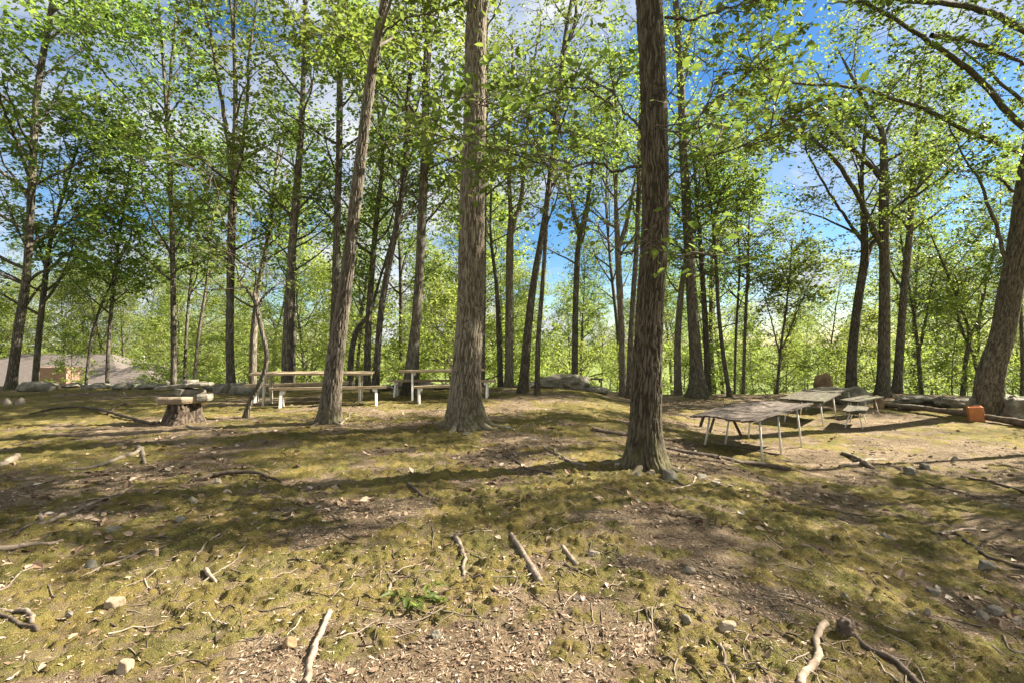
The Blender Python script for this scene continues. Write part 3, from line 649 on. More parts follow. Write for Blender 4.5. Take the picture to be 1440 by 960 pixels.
# woods on the slope beyond the knoll: a few grown trees, then copies
def proto(label, h, z0, L, nl, foli, seed, cat='tree', name='forest_tree', r=.15, group='trees on the slope beyond the knoll', **o):
    rng = np.random.default_rng(seed)
    pts = [np.array([0, 0, -.4])]; dv = np.array([0, 0, 1.])
    for i in range(8):
        dv = nrm(dv + np.array([*rng.normal(0, .06, 2), .05])); pts.append(pts[-1] + dv * (h + .4) / 8)
    pts = np.array(pts); rad = r * np.linspace(1, .1, 9)
    root = empty(name, (0, 0, 0), label, cat, group)
    V, Q, _, c, rr = trunk_geo(pts, rad, 8, 22, .3, seed)
    al, ar = auto_limbs(c, rr, z0, h - .3, nl, L, rng, o.get('el', (10, 50)))
    tv, tq = tubes(al, ar, 5)
    link('trunk', mesh_np('trunk', np.concatenate([V, tv]), np.concatenate([Q, tq + len(V)]), mats=[BARK[o.get('bark', 'grey')]]), root)
    oo = dict(k=(9, 5, 9), tw=False, leaf=.145, sl=1.4, tl=.7, up=.6); oo.update(o)
    link('crown', wide_crown([LEAF[foli], TWIG], al, None, rng, oo, np.zeros(3)), root)
    return root

def copy_tree(root):
    c = root.copy(); COL.objects.link(c)
    for ch in root.children:
        k = ch.copy(); COL.objects.link(k); k.parent = c
    return c

used = set()
def put(pr, x, y, s, rz, label=None):
    o = pr if pr.name not in used else copy_tree(pr)
    used.add(pr.name); used.add(o.name)
    o.location = (x, y, float(ground(x, y))); o.scale = (s, s, s * random.uniform(.92, 1.1)); o.rotation_euler = (random.uniform(-.05, .05), random.uniform(-.05, .05), rz)
    if label: o['label'] = label
    return o

TALL = [proto('tall slim forest tree standing on the slope beyond the knoll', 17, 4.5, 3.4, 30, i % 3, 100 + i, r=.2) for i in range(3)]
BUSHY = [proto('bushy light green tree whose crown fills the background at eye level', 11.5, 1.2, 3.2, 32, 3, 110 + i, r=.13) for i in range(3)]
SHRUB = [proto('low leafy sapling growing along the edge of the knoll', 3.6, .3, 1.2, 16, 3, 120 + i, 'sapling', 'understory_sapling', .025, 'saplings along the edge of the knoll', k=(6, 4, 7), leaf=.12, sl=.6, tl=.4) for i in range(2)]
rg = random.Random(5)
def clear(x, y):                        # keeps the view to the house roofs open
    return (x / y * F + CX) < 250 and y < 40
n = 0
for (d0, d1, cnt, kinds) in ((20, 27, 13, 'TB'), (27, 36, 26, 'TBB'), (36, 50, 30, 'TBBB'), (50, 75, 32, 'TBB'), (75, 120, 30, 'TTB')):
    for i in range(cnt):
        u = (i + rg.random()) / cnt * 2.7 - 1.35; y = rg.uniform(d0, d1); x = u * y
        if clear(x, y): continue
        px = x / y * F + CX; k = rg.choice(kinds)
        if 1030 < px < 1230 and k == 'T': k = 'B'
        if 1030 < px < 1230 and d0 < 27: continue
        pr = rg.choice(TALL if k == 'T' else BUSHY)
        s = rg.uniform(.8, 1.12) * (.82 if 1030 < px < 1230 else 1)
        o = put(pr, x, y, s, rg.uniform(0, 6.28))
        if k == 'T' and d0 < 27: o.scale = (s * .55, s * .55, s * .85)
for i in range(46):
    px = 240 + (i + rg.random()) / 34 * 1260; x0 = (px - CX) / F; y = float(crest(x0 * 17)) + rg.uniform(2.2, 9); x = x0 * y
    put(rg.choice(SHRUB), x, y, rg.uniform(.7, 1.2), rg.uniform(0, 6.28))
for px in (100, 212):
    x0 = (px - CX) / F; y = rg.uniform(18.2, 20); put(rg.choice(SHRUB), x0 * y, y, rg.uniform(.7, .95), rg.uniform(0, 6.28))
for i in range(9):
    px = -60 + i * 38 + rg.uniform(-12, 12); y = rg.uniform(45, 58); put(rg.choice(BUSHY), (px - CX) / F * y, y, rg.uniform(1.0, 1.25), rg.uniform(0, 6.28))
# trees outside the frame that shade the clearing
for (x, y, s, sz, k, P_) in ((8.8, 6.75, .33, .92, 1, BUSHY), (9.3, 7.3, .27, .64, 0, TALL), (11.2, 5.0, .60, .60, 1, BUSHY), (13, 9.8, .5, .9, 1, TALL), (13.5, 6.8, .5, .5, 2, TALL), (15.8, 9.4, .72, .72, 0, BUSHY), (12.5, -2.5, .85, .85, 2, TALL), (21, 1, .9, .9, 0, TALL), (-16, 3, .8, .8, 1, TALL), (2, -13, .8, .8, 0, TALL)):
    o = put(P_[k], x, y, s, rg.uniform(0, 6.28), 'forest tree outside the picture shading the clearing'); o.scale = (s, s, sz)

# ------------------------------------------------------------------ stones
def rock_mesh(size, seed, n_planes=9, detail=5, rough=.06, flat=0):
    import bmesh
    rng = np.random.default_rng(seed)
    bm = bmesh.new(); bmesh.ops.create_icosphere(bm, subdivisions=detail, radius=1)
    v = np.array([q.co[:] for q in bm.verts]); f = np.array([[l.index for l in p.verts] for p in bm.faces]); bm.free()
    pl = nrm(rng.normal(0, 1, (n_planes, 3))); off = rng.uniform(.62, .98, n_planes)
    if flat: pl = np.vstack([pl, [[.06, -.08, 1.]], [[-.9, .1, .25]]]); off = np.append(off, [.62, .75]); pl = nrm(pl)
    r = np.min(np.where(v @ pl.T > .05, off / np.maximum(v @ pl.T, .05), 9), axis=1); r = np.minimum(r, 1.12)
    q = v * r[:, None]
    q = q + v * (rough * (vnoise3(q * 3.1 + seed, 2) - .5) * 2 + rough * .6 * (vnoise3(q * 8 + seed, 4) - .5) + rough * .35 * (vnoise3(q * 21 + seed, 6) - .5))[:, None]
    return q * np.array(size) / 2 * 1.05, f

ROCKN = [0]
def rock(px, py, w, h, label, mat=0, dep=.8, rz=None, cat='stone', name='stone', group=None, flat=0, sink=.62, d=None, rough=.06, tilt=(0, 0), detail=4):
    """a stone whose foot is at picture point (px, py), w x h picture units large"""
    ROCKN[0] += 1; s = ROCKN[0]
    if d is None: g = G(px, py)
    else: x = (px - CX) / F * d; g = np.array([x, d, float(gz(x, d)[0])])
    k = g[1] / F * (.70 if d is None else .86); W, H = w * k * math.cos(math.atan(abs(px - CX) / F)), h * k
    V, Fc = rock_mesh((W, W * dep, H * (1 + sink)), 40 + s, detail=detail, rough=rough, flat=flat)
    a = random.uniform(-.5, .5) if rz is None else rz
    Rm = np.array([[math.cos(a), -math.sin(a), 0], [math.sin(a), math.cos(a), 0], [0, 0, 1]])
    if tilt[0]: t0 = tilt[0]; Rm = Rm @ np.array([[math.cos(t0), 0, math.sin(t0)], [0, 1, 0], [-math.sin(t0), 0, math.cos(t0)]])
    V = V @ Rm.T
    o = link(name, mesh_np(name, V, Fc, mats=[ROCK[mat]], smooth=False), None, (g[0], g[1] + W * dep * .4, g[2] + H * (1 - sink) / 2))
    for p in o.data.polygons: p.use_smooth = True
    return tag(o, label, cat, group, 'thing')

# stones in the clearing
rock(946, 676, 38, 23, 'largest grey green stone leaning on the foot of the dark mossy trunk', 0, .7, flat=1)
rock(988, 676, 28, 9, 'flat grey stone next right of the large stone at the dark trunk', 0, .7, flat=1)
rock(897, 672, 13, 8, 'small round grey stone at the left foot of the dark mossy trunk', 0)
rock(917, 669, 17, 8, 'brownish flat stone wedged between root and large green stone', 1, .7, flat=1)
rock(1008, 684, 24, 8, 'pale sunlit flat stone at the right end of the trunk stones', 3, .7, flat=1)
rock(868, 656, 13, 6, 'pale chip of stone on the left side of the dark trunk', 3, .6, flat=1)
rock(1283, 668, 30, 17, 'front grey green stone of the pair right of the bleached crossed sticks', 0, .8, flat=1)
rock(1305, 660, 30, 12, 'rear low stone of the pair right of the bleached crossed sticks', 0, .8, flat=1)
rock(1315, 838, 44, 18, 'long flat grey stone sunk in the moss at the lower right', 0, .5, flat=1)
rock(1392, 804, 38, 17, 'grey stone just below the long dark branch at the right edge', 0, .7, flat=1)
rock(1402, 862, 48, 18, 'broad flat greenish stone near the right edge, behind a smaller pale one', 0, .6, flat=1)
rock(1384, 870, 28, 15, 'smaller pale stone touching the broad flat greenish stone', 3, .8)
rock(1250, 761, 28, 12, 'dark rounded stone in the brown litter at the right', 0, .8)
rock(1212, 803, 28, 8, 'thin pale slab lying in the shade of the right foreground', 1, .5, flat=1)
rock(1308, 868, 17, 10, 'small light rounded stone below the long flat stone', 3)
rock(1284, 862, 15, 7, 'tiny pale stone left of the light rounded one', 3)
rock(972, 806, 24, 12, 'pale angular stone in the litter of the centre right foreground', 3, .7)
rock(966, 882, 20, 14, 'grey blocky stone low in the centre right foreground', 0)
rock(1025, 890, 38, 18, 'tan sloping stone half buried left of the thick bleached branch', 1, .6, flat=1)
rock(1190, 840, 15, 10, 'small grey pebble-like stone among the moss cushions', 0)
rock(836, 781, 30, 9, 'pale flat wedge of stone right of the short stick', 3, .4, flat=1)
rock(156, 858, 44, 22, 'tan split slab with a straight edge, in the left shade', 1, .5, flat=1)
rock(217, 785, 16, 22, 'upright tan rectangular flake at the end of a thin stick', 1, .3, flat=1, tilt=(.25, 0))
rock(253, 733, 26, 11, 'pale oval stone half sunk in dark moss on the left', 0, .7)
rock(270, 709, 17, 12, 'light grey lump just behind the pale oval stone', 3)
rock(124, 802, 24, 18, 'grey lichened lump left of the thin twig', 0)
rock(155, 753, 32, 12, 'long low grey stone in the moss left of the centre', 0, .5, flat=1)
rock(306, 679, 16, 8, 'bright white stone tucked under the dark curved branch', 3)
rock(172, 952, 40, 30, 'broken tan block at the bottom left', 1, .6, flat=1)
rock(95, 872, 34, 12, 'long dark flake beside the left edge branches', 0, .3, flat=1)
rock(405, 914, 26, 18, 'brown knobbly lump beside the stripped stick', 2)
rock(612, 898, 22, 12, 'grey stone among the sunlit moss, below the green sprig', 0)
rock(1345, 648, 20, 7, 'low pale stone in the litter far right', 3, .7)
rock(1416, 716, 24, 9, 'flat pale stone near the right edge above the dark pole', 3, .6, flat=1)
rock(1432, 880, 20, 14, 'white stone cut by the right edge', 3)
rock(712, 603, 18, 6, 'pale flat stone by the right foot of the thick ridged trunk', 3, .6, flat=1)
rock(655, 612, 22, 5, 'flat grey stone in front of the thick ridged trunk', 0, .6, flat=1)
rock(8, 569, 20, 13, 'white lichened stone, left one of the pair at the left edge', 3, .8)
rock(25, 569, 22, 12, 'white lichened stone, right one of the pair at the left edge', 3, .8)
# crest rocks
LINE = 'lichen grey stone in the low rubble line along the left crest'
for i in range(26):
    px = 95 + i * 21 + random.uniform(-7, 7)
    if 480 < px < 530: continue
    hgt = 7 + 5 * random.random() + (7 if 300 < px < 372 else 0)
    rock(px, 0, random.uniform(24, 44), hgt, LINE, 0, .8, name='boulder', group='stones of the low rubble line', d=float(crest(-9)) - .3 + random.uniform(-.5, .5) - (1.3 if 300 < px < 372 else 0), sink=.4, flat=i % 2, rough=.15)
rock(45, 0, 84, 19, 'long dark green slab below the house roof at the left crest', 0, .5, rz=.1, name='boulder', cat='boulder', d=14.6, flat=1, sink=.3)
rock(336, 0, 46, 18, 'big pale grey boulder at the left end of the first picnic table', 0, .7, name='boulder', cat='boulder', d=13.6, flat=1, rough=.1)
rock(362, 0, 28, 19, 'dark cracked boulder wedged beside the big pale grey one', 0, .9, name='boulder', cat='boulder', d=13.3, rough=.1)
rock(798, 0, 92, 21, 'long low grey outcrop with a rounded back between the slim trunks', 0, .6, rz=0, name='outcrop', cat='rock outcrop', d=15.6, rough=.10, detail=5, sink=.4)
rock(742, 0, 44, 10, 'low end rock on the left of the grey outcrop', 0, .7, name='boulder', cat='boulder', d=15.8, rough=.1)
rock(838, 0, 40, 11, 'low broken rock on the right tail of the grey outcrop', 0, .7, name='boulder', cat='boulder', d=15.7, rough=.1)
rock(1160, 0, 40, 46, 'pointed brown standing rock behind the right tables', 2, .45, rz=.1, name='standing_rock', cat='rock', d=17.2, flat=0, sink=.3, tilt=(-.22, 0))
rock(1202, 0, 62, 30, 'rounded greenish boulder between the rearmost table and the straight trunks', 0, .8, name='boulder', cat='boulder', d=15.9, rough=.1, detail=5)
rock(1238, 0, 20, 26, 'small orange brown block of rock right of the greenish boulder', 2, .8, name='boulder', cat='rock', d=14.8, flat=1)
rock(1300, 0, 100, 15, 'long pale grey ledge of rock behind the fallen log', 0, .5, rz=-.1, name='rock_ledge', cat='rock ledge', d=15.0, flat=1, rough=.17, detail=5, sink=.4)
rock(1350, 0, 84, 18, 'stepped grey ledge running up to the massive tree', 0, .5, rz=-.1, name='rock_ledge', cat='rock ledge', d=14.3, flat=1, rough=.17, detail=5, sink=.4)
rock(1372, 0, 36, 24, 'grey rock right behind the terracotta tile', 0, .7, name='boulder', cat='boulder', d=13.2, rough=.1)
rock(1442, 0, 90, 40, 'sloping grey rock slab right of the massive tree, cut by the frame', 0, .8, name='rock_ledge', cat='rock ledge', d=12.6, flat=1, rough=.17, detail=5)
rock(1428, 0, 40, 10, 'low flat rock in front of the massive tree roots', 0, .5, name='rock_ledge', cat='rock ledge', d=12.4, flat=1, rough=.17)
rock(1285, 0, 50, 10, 'low grey rock lump between the log and the long ledge', 0, .6, name='boulder', cat='boulder', d=14.2, flat=1, rough=.1)

# the stump with its pile of slabs
g = G(258, 594)
st = empty('tree_stump', g, 'short hollow brown stump carrying a pile of flat stones', 'stump')
pts = np.array([[0, 0, -.1], [0, 0, .10], [.01, 0, .25], [.0, 0, .40]]); V, Q, rd, c, r = trunk_geo(pts, np.array([.265, .24, .225, .215]), 90, 60, .35, 77, .03)
link('trunk', mesh_np('trunk', V, Q, mats=[BARK['stump']], attrs=dict(ridge=rd)), st)
m = MB(); m.add([(.20 * math.cos(a) * (1 + .05 * math.sin(5 * a)), .20 * math.sin(a), .392) for a in np.linspace(0, 2 * math.pi, 24, endpoint=False)], [tuple(range(24))]); m.build('cut_top', STICK[3], st)
def slab(dx, dy, z, sx, sy, sz, label, mat=0, rz=0., tilt=0., rx=0.):
    ROCKN[0] += 1
    rr = np.random.default_rng(300 + ROCKN[0]); n = 7; a = (np.arange(n) + rr.uniform(-.28, .28, n)) * 2 * math.pi / n
    q = np.stack([np.cos(a) * sx / 2, np.sin(a) * sy / 2], 1) * rr.uniform(.88, 1.16, n)[:, None]
    m = MB(); vs = []
    for z_, k_ in ((-.5, .93), (-.15, 1.0), (.2, 1.0), (.5, .95)):
        for (u, v) in q: vs.append((u * k_ * rr.uniform(.97, 1.03), v * k_ * rr.uniform(.97, 1.03), z_ * sz * rr.uniform(.9, 1.1)))
    fs = [tuple(range(n))[::-1], tuple(3 * n + i for i in range(n))] + [(l * n + i, l * n + (i + 1) % n, (l + 1) * n + (i + 1) % n, (l + 1) * n + i) for l in range(3) for i in range(n)]
    m.add(vs, fs); o = m.build('stone_slab', ROCK[mat], None, (g[0] + dx, g[1] + dy, g[2] + z), bevel=.012); o.rotation_euler = (rx, tilt, rz)
    return tag(o, label, 'stone slab', 'stones piled on the stump')
slab(-.06, -.02, .44, .92, .58, .13, 'widest slab, bottom of the pile on the stump', 1, .05, .0)
slab(.33, .05, .47, .34, .34, .13, 'blocky slab on the right end of the widest slab', 0, .3)
slab(.08, .02, .555, .50, .42, .15, 'thick sloping slab in the middle of the pile on the stump', 0, .4, .12)
slab(-.10, .04, .67, .92, .40, .08, 'long tilted slab projecting left near the top of the pile', 0, .05, -.12)
slab(.32, .02, .70, .46, .36, .07, 'grey slab projecting right near the top of the pile', 0, -.2, -.08)
slab(.12, .02, .755, .26, .22, .07, 'small topmost stone of the pile on the stump', 0, .5)

# ------------------------------------------------------------------ sticks
def stick(pp, w, label, mat=0, forks=(), lift=.3, cat='stick', name='fallen_stick', jit=.012, group=None, seed=0, bow=0.0):
    """a stick lying along picture points pp, w picture units thick at its start and end"""
    rng = np.random.default_rng(900 + len(pp) + int(pp[0][0]) + seed)
    allp = [(pp, w)] + [(f, (w[1] * .9, w[1] * .45)) for f in forks]
    Vs, Qs, k = [], [], 0; org = None
    for q, ww in allp:
        c = np.array([G(a, b) for a, b in q])
        rad = np.linspace(ww[0], ww[1], len(c)) * .37 * c[:, 1] / F
        n = max(14, int(len(q) * 9)); S = 10
        pr = spline(np.hstack([c, rad[:, None]]), n); r = np.maximum(pr[:, 3], .0015) * (1 + .10 * np.convolve(rng.normal(0, 1, n + 6), np.ones(7) / 3.5, 'valid').clip(-1.2, 1.2)); L = np.linalg.norm(c[-1] - c[0])
        jj = rng.normal(0, min(jit, L * .02), (n + 4, 3)); jj = sum(jj[i:i + n] for i in range(5)) / 3; p3 = pr[:, :3] + jj * [1, 1, .3]
        hz = gz(p3[:, 0], p3[:, 1]); hz = np.convolve(np.pad(hz, 3, mode='edge'), np.ones(7) / 7, 'valid')
        p3[:, 2] = hz + r * lift + .002 + bow * np.sin(np.linspace(0, math.pi, n))
        if org is None: org = p3[0].copy()
        t0 = nrm(p3[0] - p3[1]); t1 = nrm(p3[-1] - p3[-2])
        p3 = np.vstack([p3[:1] + t0 * .0005, p3, p3[-1:] + t1 * .0005]); r = np.concatenate([[r[0] * .05], r, [r[-1] * .05]])
        V, Q = tubes(p3[None], r[None], S)
        V = V + nrm(V - np.repeat(p3, S, 0)) * (rng.normal(0, .045, len(V)) * np.repeat(r, S))[:, None]
        Vs.append(V); Qs.append(Q + k); k += len(V)
    o = link(name, mesh_np(name, np.concatenate(Vs) - org, np.concatenate(Qs), mats=[STICK[mat]]), None, org)
    return tag(o, label, cat, group)

stick([(463, 860), (457, 880), (441, 915), (429, 962)], (11, 14), 'smooth stripped stick standing out in the sunlit moss at bottom left', 1, jit=.006)
stick([(640, 752), (644, 768), (652, 782), (649, 808)], (9, 7), 'crooked stick with a pale broken end, left of the straight branch', 0, forks=[[(652, 782), (660, 782)]])
stick([(718, 750), (740, 786), (760, 824)], (9, 14), 'straight grey sawn branch in the centre foreground', 0, jit=.004)
stick([(791, 771), (811, 793)], (9, 11), 'short thick grey stick right of the straight sawn branch', 0, jit=.004)
stick([(744, 748), (764, 766)], (2.5, 2), 'tiny dark twig between the straight branch and the short stick', 2)
stick([(1158, 878), (1148, 905), (1144, 930), (1122, 964)], (11, 15), 'thick bleached branch rising from the bottom edge at lower right', 1, jit=.008)
stick([(1190, 886), (1210, 905), (1238, 925), (1265, 938), (1295, 964)], (14, 10), 'dark branch running to the bottom edge from the root knot', 2, jit=.012)
tag(rock(1194, 900, 40, 26, 'dark rotten root knot at the upper end of the dark branch', 2, .7, cat='root knot', name='root_knot', rough=.3), kind='thing').data.materials[0] = STICK[2]
stick([(1012, 912), (1022, 938), (1034, 964)], (5, 7), 'thin grey stick at the bottom edge, left of the thick bleached branch', 0)
stick([(270, 676), (300, 670), (340, 670), (370, 673), (396, 678)], (10, 4), 'mossy dark curved branch lying over a white stone', 2, bow=.03)
stick([(55, 748), (88, 730), (125, 712), (160, 698), (190, 683)], (9, 4), 'long straight branch slanting up through the left shade', 0)
stick([(20, 757), (55, 743)], (5, 8), 'dark stub continuing the long slanting branch at left', 2)
stick([(-5, 776), (40, 771), (92, 763)], (14, 4), 'flat pinkish strip of bark at the left edge', 1)
stick([(112, 818), (150, 800), (205, 779)], (3, 5), 'thin straight twig pointing at the upright tan flake', 0, forks=[[(136, 807), (146, 792)]])
stick([(85, 662), (125, 658), (160, 650), (185, 641), (200, 632)], (5, 8), 'grey curved stick with a dark raised end, far left', 0)
stick([(194, 630), (206, 652)], (8, 5), 'short stub crossing the dark end of the curved stick', 0)
stick([(-5, 660), (12, 653), (26, 645)], (12, 12), 'thick broken log end at the left edge', 0)
stick([(574, 682), (594, 699)], (7, 7), 'short dark stick in the mossy shade left of centre', 2)
stick([(707, 640), (745, 660), (778, 668)], (4, 5), 'dark curved twig in the moss in front of the thick ridged trunk', 2)
stick([(765, 630), (798, 648), (824, 655)], (4, 6), 'grey stick lying between the two large front trunks', 0)
stick([(832, 604), (858, 609), (888, 612)], (8, 10), 'dark log end sticking out behind the dark mossy trunk', 2)
stick([(842, 621), (868, 623)], (4, 3), 'small dark stick below the log end', 2)
stick([(938, 630), (985, 640), (1030, 649), (1070, 656), (1112, 663)], (8, 11), 'long rotten dark pole in front of the warped table', 2, cat='fallen pole', name='fallen_pole')
stick([(1003, 626), (1050, 631), (1100, 641)], (4, 3), 'dark thin lath under the warped table', 2)
stick([(945, 689), (968, 684), (986, 668)], (3, 4), 'thin pale stick propped over the stones of the dark trunk', 1)
stick([(1186, 638), (1205, 648), (1228, 660)], (7, 9), 'darker one of the crossed sticks behind the grey green stone pair', 0, bow=.03)
stick([(1180, 658), (1210, 652), (1243, 646)], (7, 4), 'bleached forked one of the crossed sticks', 1, forks=[[(1210, 652), (1226, 645)]])
stick([(1308, 750), (1345, 748), (1358, 743), (1369, 742)], (3, 6), 'pale curved twig in the brown litter at right', 1)
stick([(1345, 752), (1375, 775), (1400, 788), (1445, 800)], (6, 8), 'dark branch sloping to the right edge from the pale curved twig', 2, forks=[[(1375, 775), (1383, 768)]])
stick([(1350, 670), (1395, 681), (1445, 695)], (3, 6), 'long dark pole near the right edge, above the flat pale stone', 2)
stick([(1285, 675), (1330, 688), (1385, 703)], (3, 3), 'thin dark stem right of the stone pair', 2)
stick([(1355, 783), (1392, 786)], (2, 2), 'fine dark twig left of the sloping branch', 2)
stick([(42, 583), (75, 576), (105, 574), (135, 578), (160, 585), (215, 597)], (4, 6), 'dark thin arched branch lying left of the stump', 2, forks=[[(150, 583), (165, 576), (178, 568)]], bow=.05)
stick([(-4, 860), (20, 864), (40, 870), (46, 882)], (6, 8), 'upper grey one of two branches at the lower left edge', 0)
stick([(-4, 868), (20, 878), (54, 889)], (6, 8), 'lower dark one of two branches at the lower left edge', 2)
stick([(-4, 838), (25, 815), (52, 795)], (4, 3), 'thin twig slanting up at the left edge', 0)
stick([(273, 797), (285, 770), (322, 746)], (4, 3), 'bent thin twig on the left moss', 0)
stick([(285, 826), (318, 800), (346, 773)], (3, 3), 'fine straight twig crossing the left shade', 0)
stick([(288, 806), (303, 822)], (8, 6), 'short pale stub in the left shade', 1)
stick([(500, 820), (520, 797)], (3, 2), 'small dark twig at the shade edge left of the crooked stick', 2)
stick([(546, 838), (549, 822)], (5, 6), 'short upright grey peg in the sunlit moss', 0)
stick([(680, 802), (702, 805)], (6, 4), 'small brown chip of wood left of the straight branch', 3)
stick([(56, 740), (59, 722)], (7, 5), 'curled grey bark piece above the long slanting branch', 0)
stick([(1240, 880), (1270, 896)], (3, 3), 'thin twig right of the root knot', 0)
stick([(1412, 905), (1425, 923), (1445, 928)], (4, 5), 'curved grey twig near the lower right corner', 0)
stick([(1120, 710), (1180, 722), (1250, 728)], (2.5, 2), 'fine dark stem in the middle of the right litter', 2)
stick([(1238, 572), (1275, 577), (1320, 583), (1370, 590), (1450, 602)], (8, 13), 'long fallen brown log stretching to the right edge', 3, cat='log', name='fallen_log', jit=.02, lift=.9, bow=.06)
stick([(478, 597), (490, 589), (512, 588)], (4, 3), 'bleached root sticks at the foot of the leaning rough trunk', 1, forks=[[(488, 590), (494, 582), (506, 583)]])
stick([(262, 600), (285, 604), (305, 606)], (6, 4), 'pale surface root in front of the stump', 1)
stick([(219, 595), (232, 588), (242, 585)], (4, 4), 'short bleached stick leaning at the left of the stump', 1)
stick([(800, 648), (770, 642)], (2, 2), 'fine twig beside the grey stick between the front trunks', 0)
stick([(1175, 780), (1230, 795)], (2, 2), 'fine brown stem behind the thin pale slab', 3)
stick([(560, 905), (600, 925)], (3, 2), 'fine brown twig in the bottom centre moss', 3)
stick([(235, 950), (265, 932), (290, 935)], (3, 3), 'dark thin twig right of the broken tan block', 2)

# ------------------------------------------------------------------ tables
def frame_at(ax, bx):
    a = np.array(ax, float); b = np.array(bx, float); c = (a + b) / 2
    return c, math.atan2(b[1] - a[1], b[0] - a[0]), np.linalg.norm(b - a)

def planks(L, W, n, th, gap, seed, jag=.0, warp=None, seg=14):
    rng = np.random.default_rng(seed); m = MB(); w = (W - gap * (n - 1)) / n
    for i in range(n):
        y0 = -W / 2 + i * (w + gap); x0 = -L / 2 + rng.uniform(0, jag); x1 = L / 2 - rng.uniform(0, jag)
        xs = np.linspace(x0, x1, seg); vs = []; ny = 4
        dz = rng.uniform(-.006, .006); tw = rng.uniform(-.02, .02)
        for kx, x in enumerate(xs):
            for (yy, zz) in [(q / (ny - 1), 0) for q in range(ny)] + [(q / (ny - 1), -1) for q in range(ny - 1, -1, -1)]:
                y = y0 + yy * w + rng.uniform(-.002, .002)
                xx = x + (rng.uniform(-1, 1) * jag * .5 if kx in (0, seg - 1) else 0)
                vs.append((xx, y, zz * th + dz + tw * (yy - .5) + rng.uniform(-.0015, .0015) + (warp(x, y) if warp else 0)))
        k = 2 * ny; fs = []
        for a in range(seg - 1):
            for b in range(k): fs.append((a * k + b, a * k + (b + 1) % k, (a + 1) * k + (b + 1) % k, (a + 1) * k + b))
        fs += [tuple(range(k))[::-1], tuple((seg - 1) * k + q for q in range(k))]
        m.add(vs, fs)
    return m

def gl(c, rz, x, y):                    # ground height under a local point
    X = c[0] + x * math.cos(rz) - y * math.sin(rz); Y = c[1] + x * math.sin(rz) + y * math.cos(rz)
    return float(gz(X, Y)[0])

def post_furniture(name, cat, label, a, b, W, ztop, n, lx, ls, spread, wood, paint, seed, group, th=.045, over=.0, z0=None):
    c, rz, L = frame_at(a, b); z = float(ground(*c)) if z0 is None else z0
    root = empty(name, (c[0], c[1], z), label, cat, group, rz)
    top = planks(L, W, n, th, .012, seed, .015, lambda x, y: .012 * math.cos(x * 1.1 + seed)).build('tabletop' if cat == 'picnic table' else 'seat', wood, root)
    for sx in (-1, 1):
        x = sx * (L / 2 - lx)
        m = MB(); m.box((x, 0, ztop - th - .035), (.05, W * .8, .07)); m.build('cleat', paint, root, bevel=.005)
        for sy in (-1, 1):
            yb = sy * (W / 2 - .03 + spread); yt = sy * (W / 2 - .10)
            m = MB(); m.bar((x + .055 * sx, yt, ztop - th - .002), (x + .055 * sx, yb, gl(c, rz, x, yb) - z - .04), ls, ls * .55, (sx, 0, 0)); m.build('leg', paint, root, bevel=.004)
    top.location = (0, 0, ztop)
    return root

post_furniture('picnic_table', 'picnic table', 'first picnic table, long tan plank top on pale posts behind the leaning trunk', (-6.12, 11.45), (-3.45, 12.05), .74, .75, 4, .36, .09, .02, WOODP, PAINTG, 1, 'picnic tables at the crest')
post_furniture('bench', 'bench', 'near bench of the first picnic table, thick plank on white painted legs', (-5.38, 10.72), (-2.98, 11.5), .27, .44, 1, .30, .095, .11, WOODP, PAINT, 2, 'benches of the picnic tables', th=.06)
post_furniture('bench', 'bench', 'far bench of the first picnic table, behind its plank top and boulder side', (-6.65, 12.05), (-4.35, 12.9), .27, .44, 1, .30, .095, .11, WOODP, PAINT, 3, 'benches of the picnic tables', th=.06)
post_furniture('picnic_table', 'picnic table', 'second picnic table, plank top half hidden by the thick ridged trunk', (-3.0, 12.75), (-.75, 13.2), .74, .76, 4, .42, .09, .16, WOODP, PAINT, 4, 'picnic tables at the crest')
post_furniture('bench', 'bench', 'near bench of the second picnic table, left of the thick ridged trunk', (-2.40, 11.8), (-1.20, 12.15), .27, .43, 1, .18, .09, .06, WOODP, PAINT, 5, 'benches of the picnic tables', th=.05)
post_furniture('bench', 'bench', 'far long bench of the second picnic table, showing on both sides of the thick trunk', (-3.42, 13.35), (-.45, 13.15), .27, .46, 1, .28, .09, .06, WOODP, PAINT, 6, 'benches of the picnic tables', th=.05)
post_furniture('bench', 'bench', 'small dark wooden bench far off on the right tail of the grey outcrop', (2.45, 16.4), (3.05, 16.3), .4, .42, 2, .1, .07, .02, WOODG, WOODG, 7, None)

def pipe_table(name, cat, label, c, rz, L, W, ztop, n, wood, paint, seed, legx, group, jag=.03, warp=None, spread=.10, zt2=0.0, pr=.017, extra=None):
    z = float(ground(*c)); root = empty(name, (c[0], c[1], z), label, cat, group, rz)
    wf = lambda x, y: zt2 * (x / L + .5) + (warp(x, y) if warp else 0)
    t = planks(L, W, n, .032, .014, seed, jag, wf, 22).build('tabletop' if cat == 'picnic table' else 'seat', wood, root); t.location = (0, 0, ztop)
    for x in legx:
        for sy in (-1, 1):
            yt = sy * (W / 2 - .14); yb = sy * (W / 2 - .10 + spread * .4); lean = spread * (1 if x > 0 else -1) * .6
            zt = ztop + wf(x, yt) - .034
            m = MB(); m.tube([(x, yt, zt), (x + lean * .5, (yt + yb) / 2, zt * .5), (x + lean, yb, gl(c, rz, x + lean, yb) - z - .03)], pr, 8); m.build('leg', paint, root, smooth=True)
        m = MB(); yy = W / 2 - .12; m.bar((x, -yy, ztop + wf(x, -yy) - .062), (x, yy, ztop + wf(x, yy) - .062), .04, .05); m.build('cleat', wood, root)
    if extra: extra(root, z)
    return root

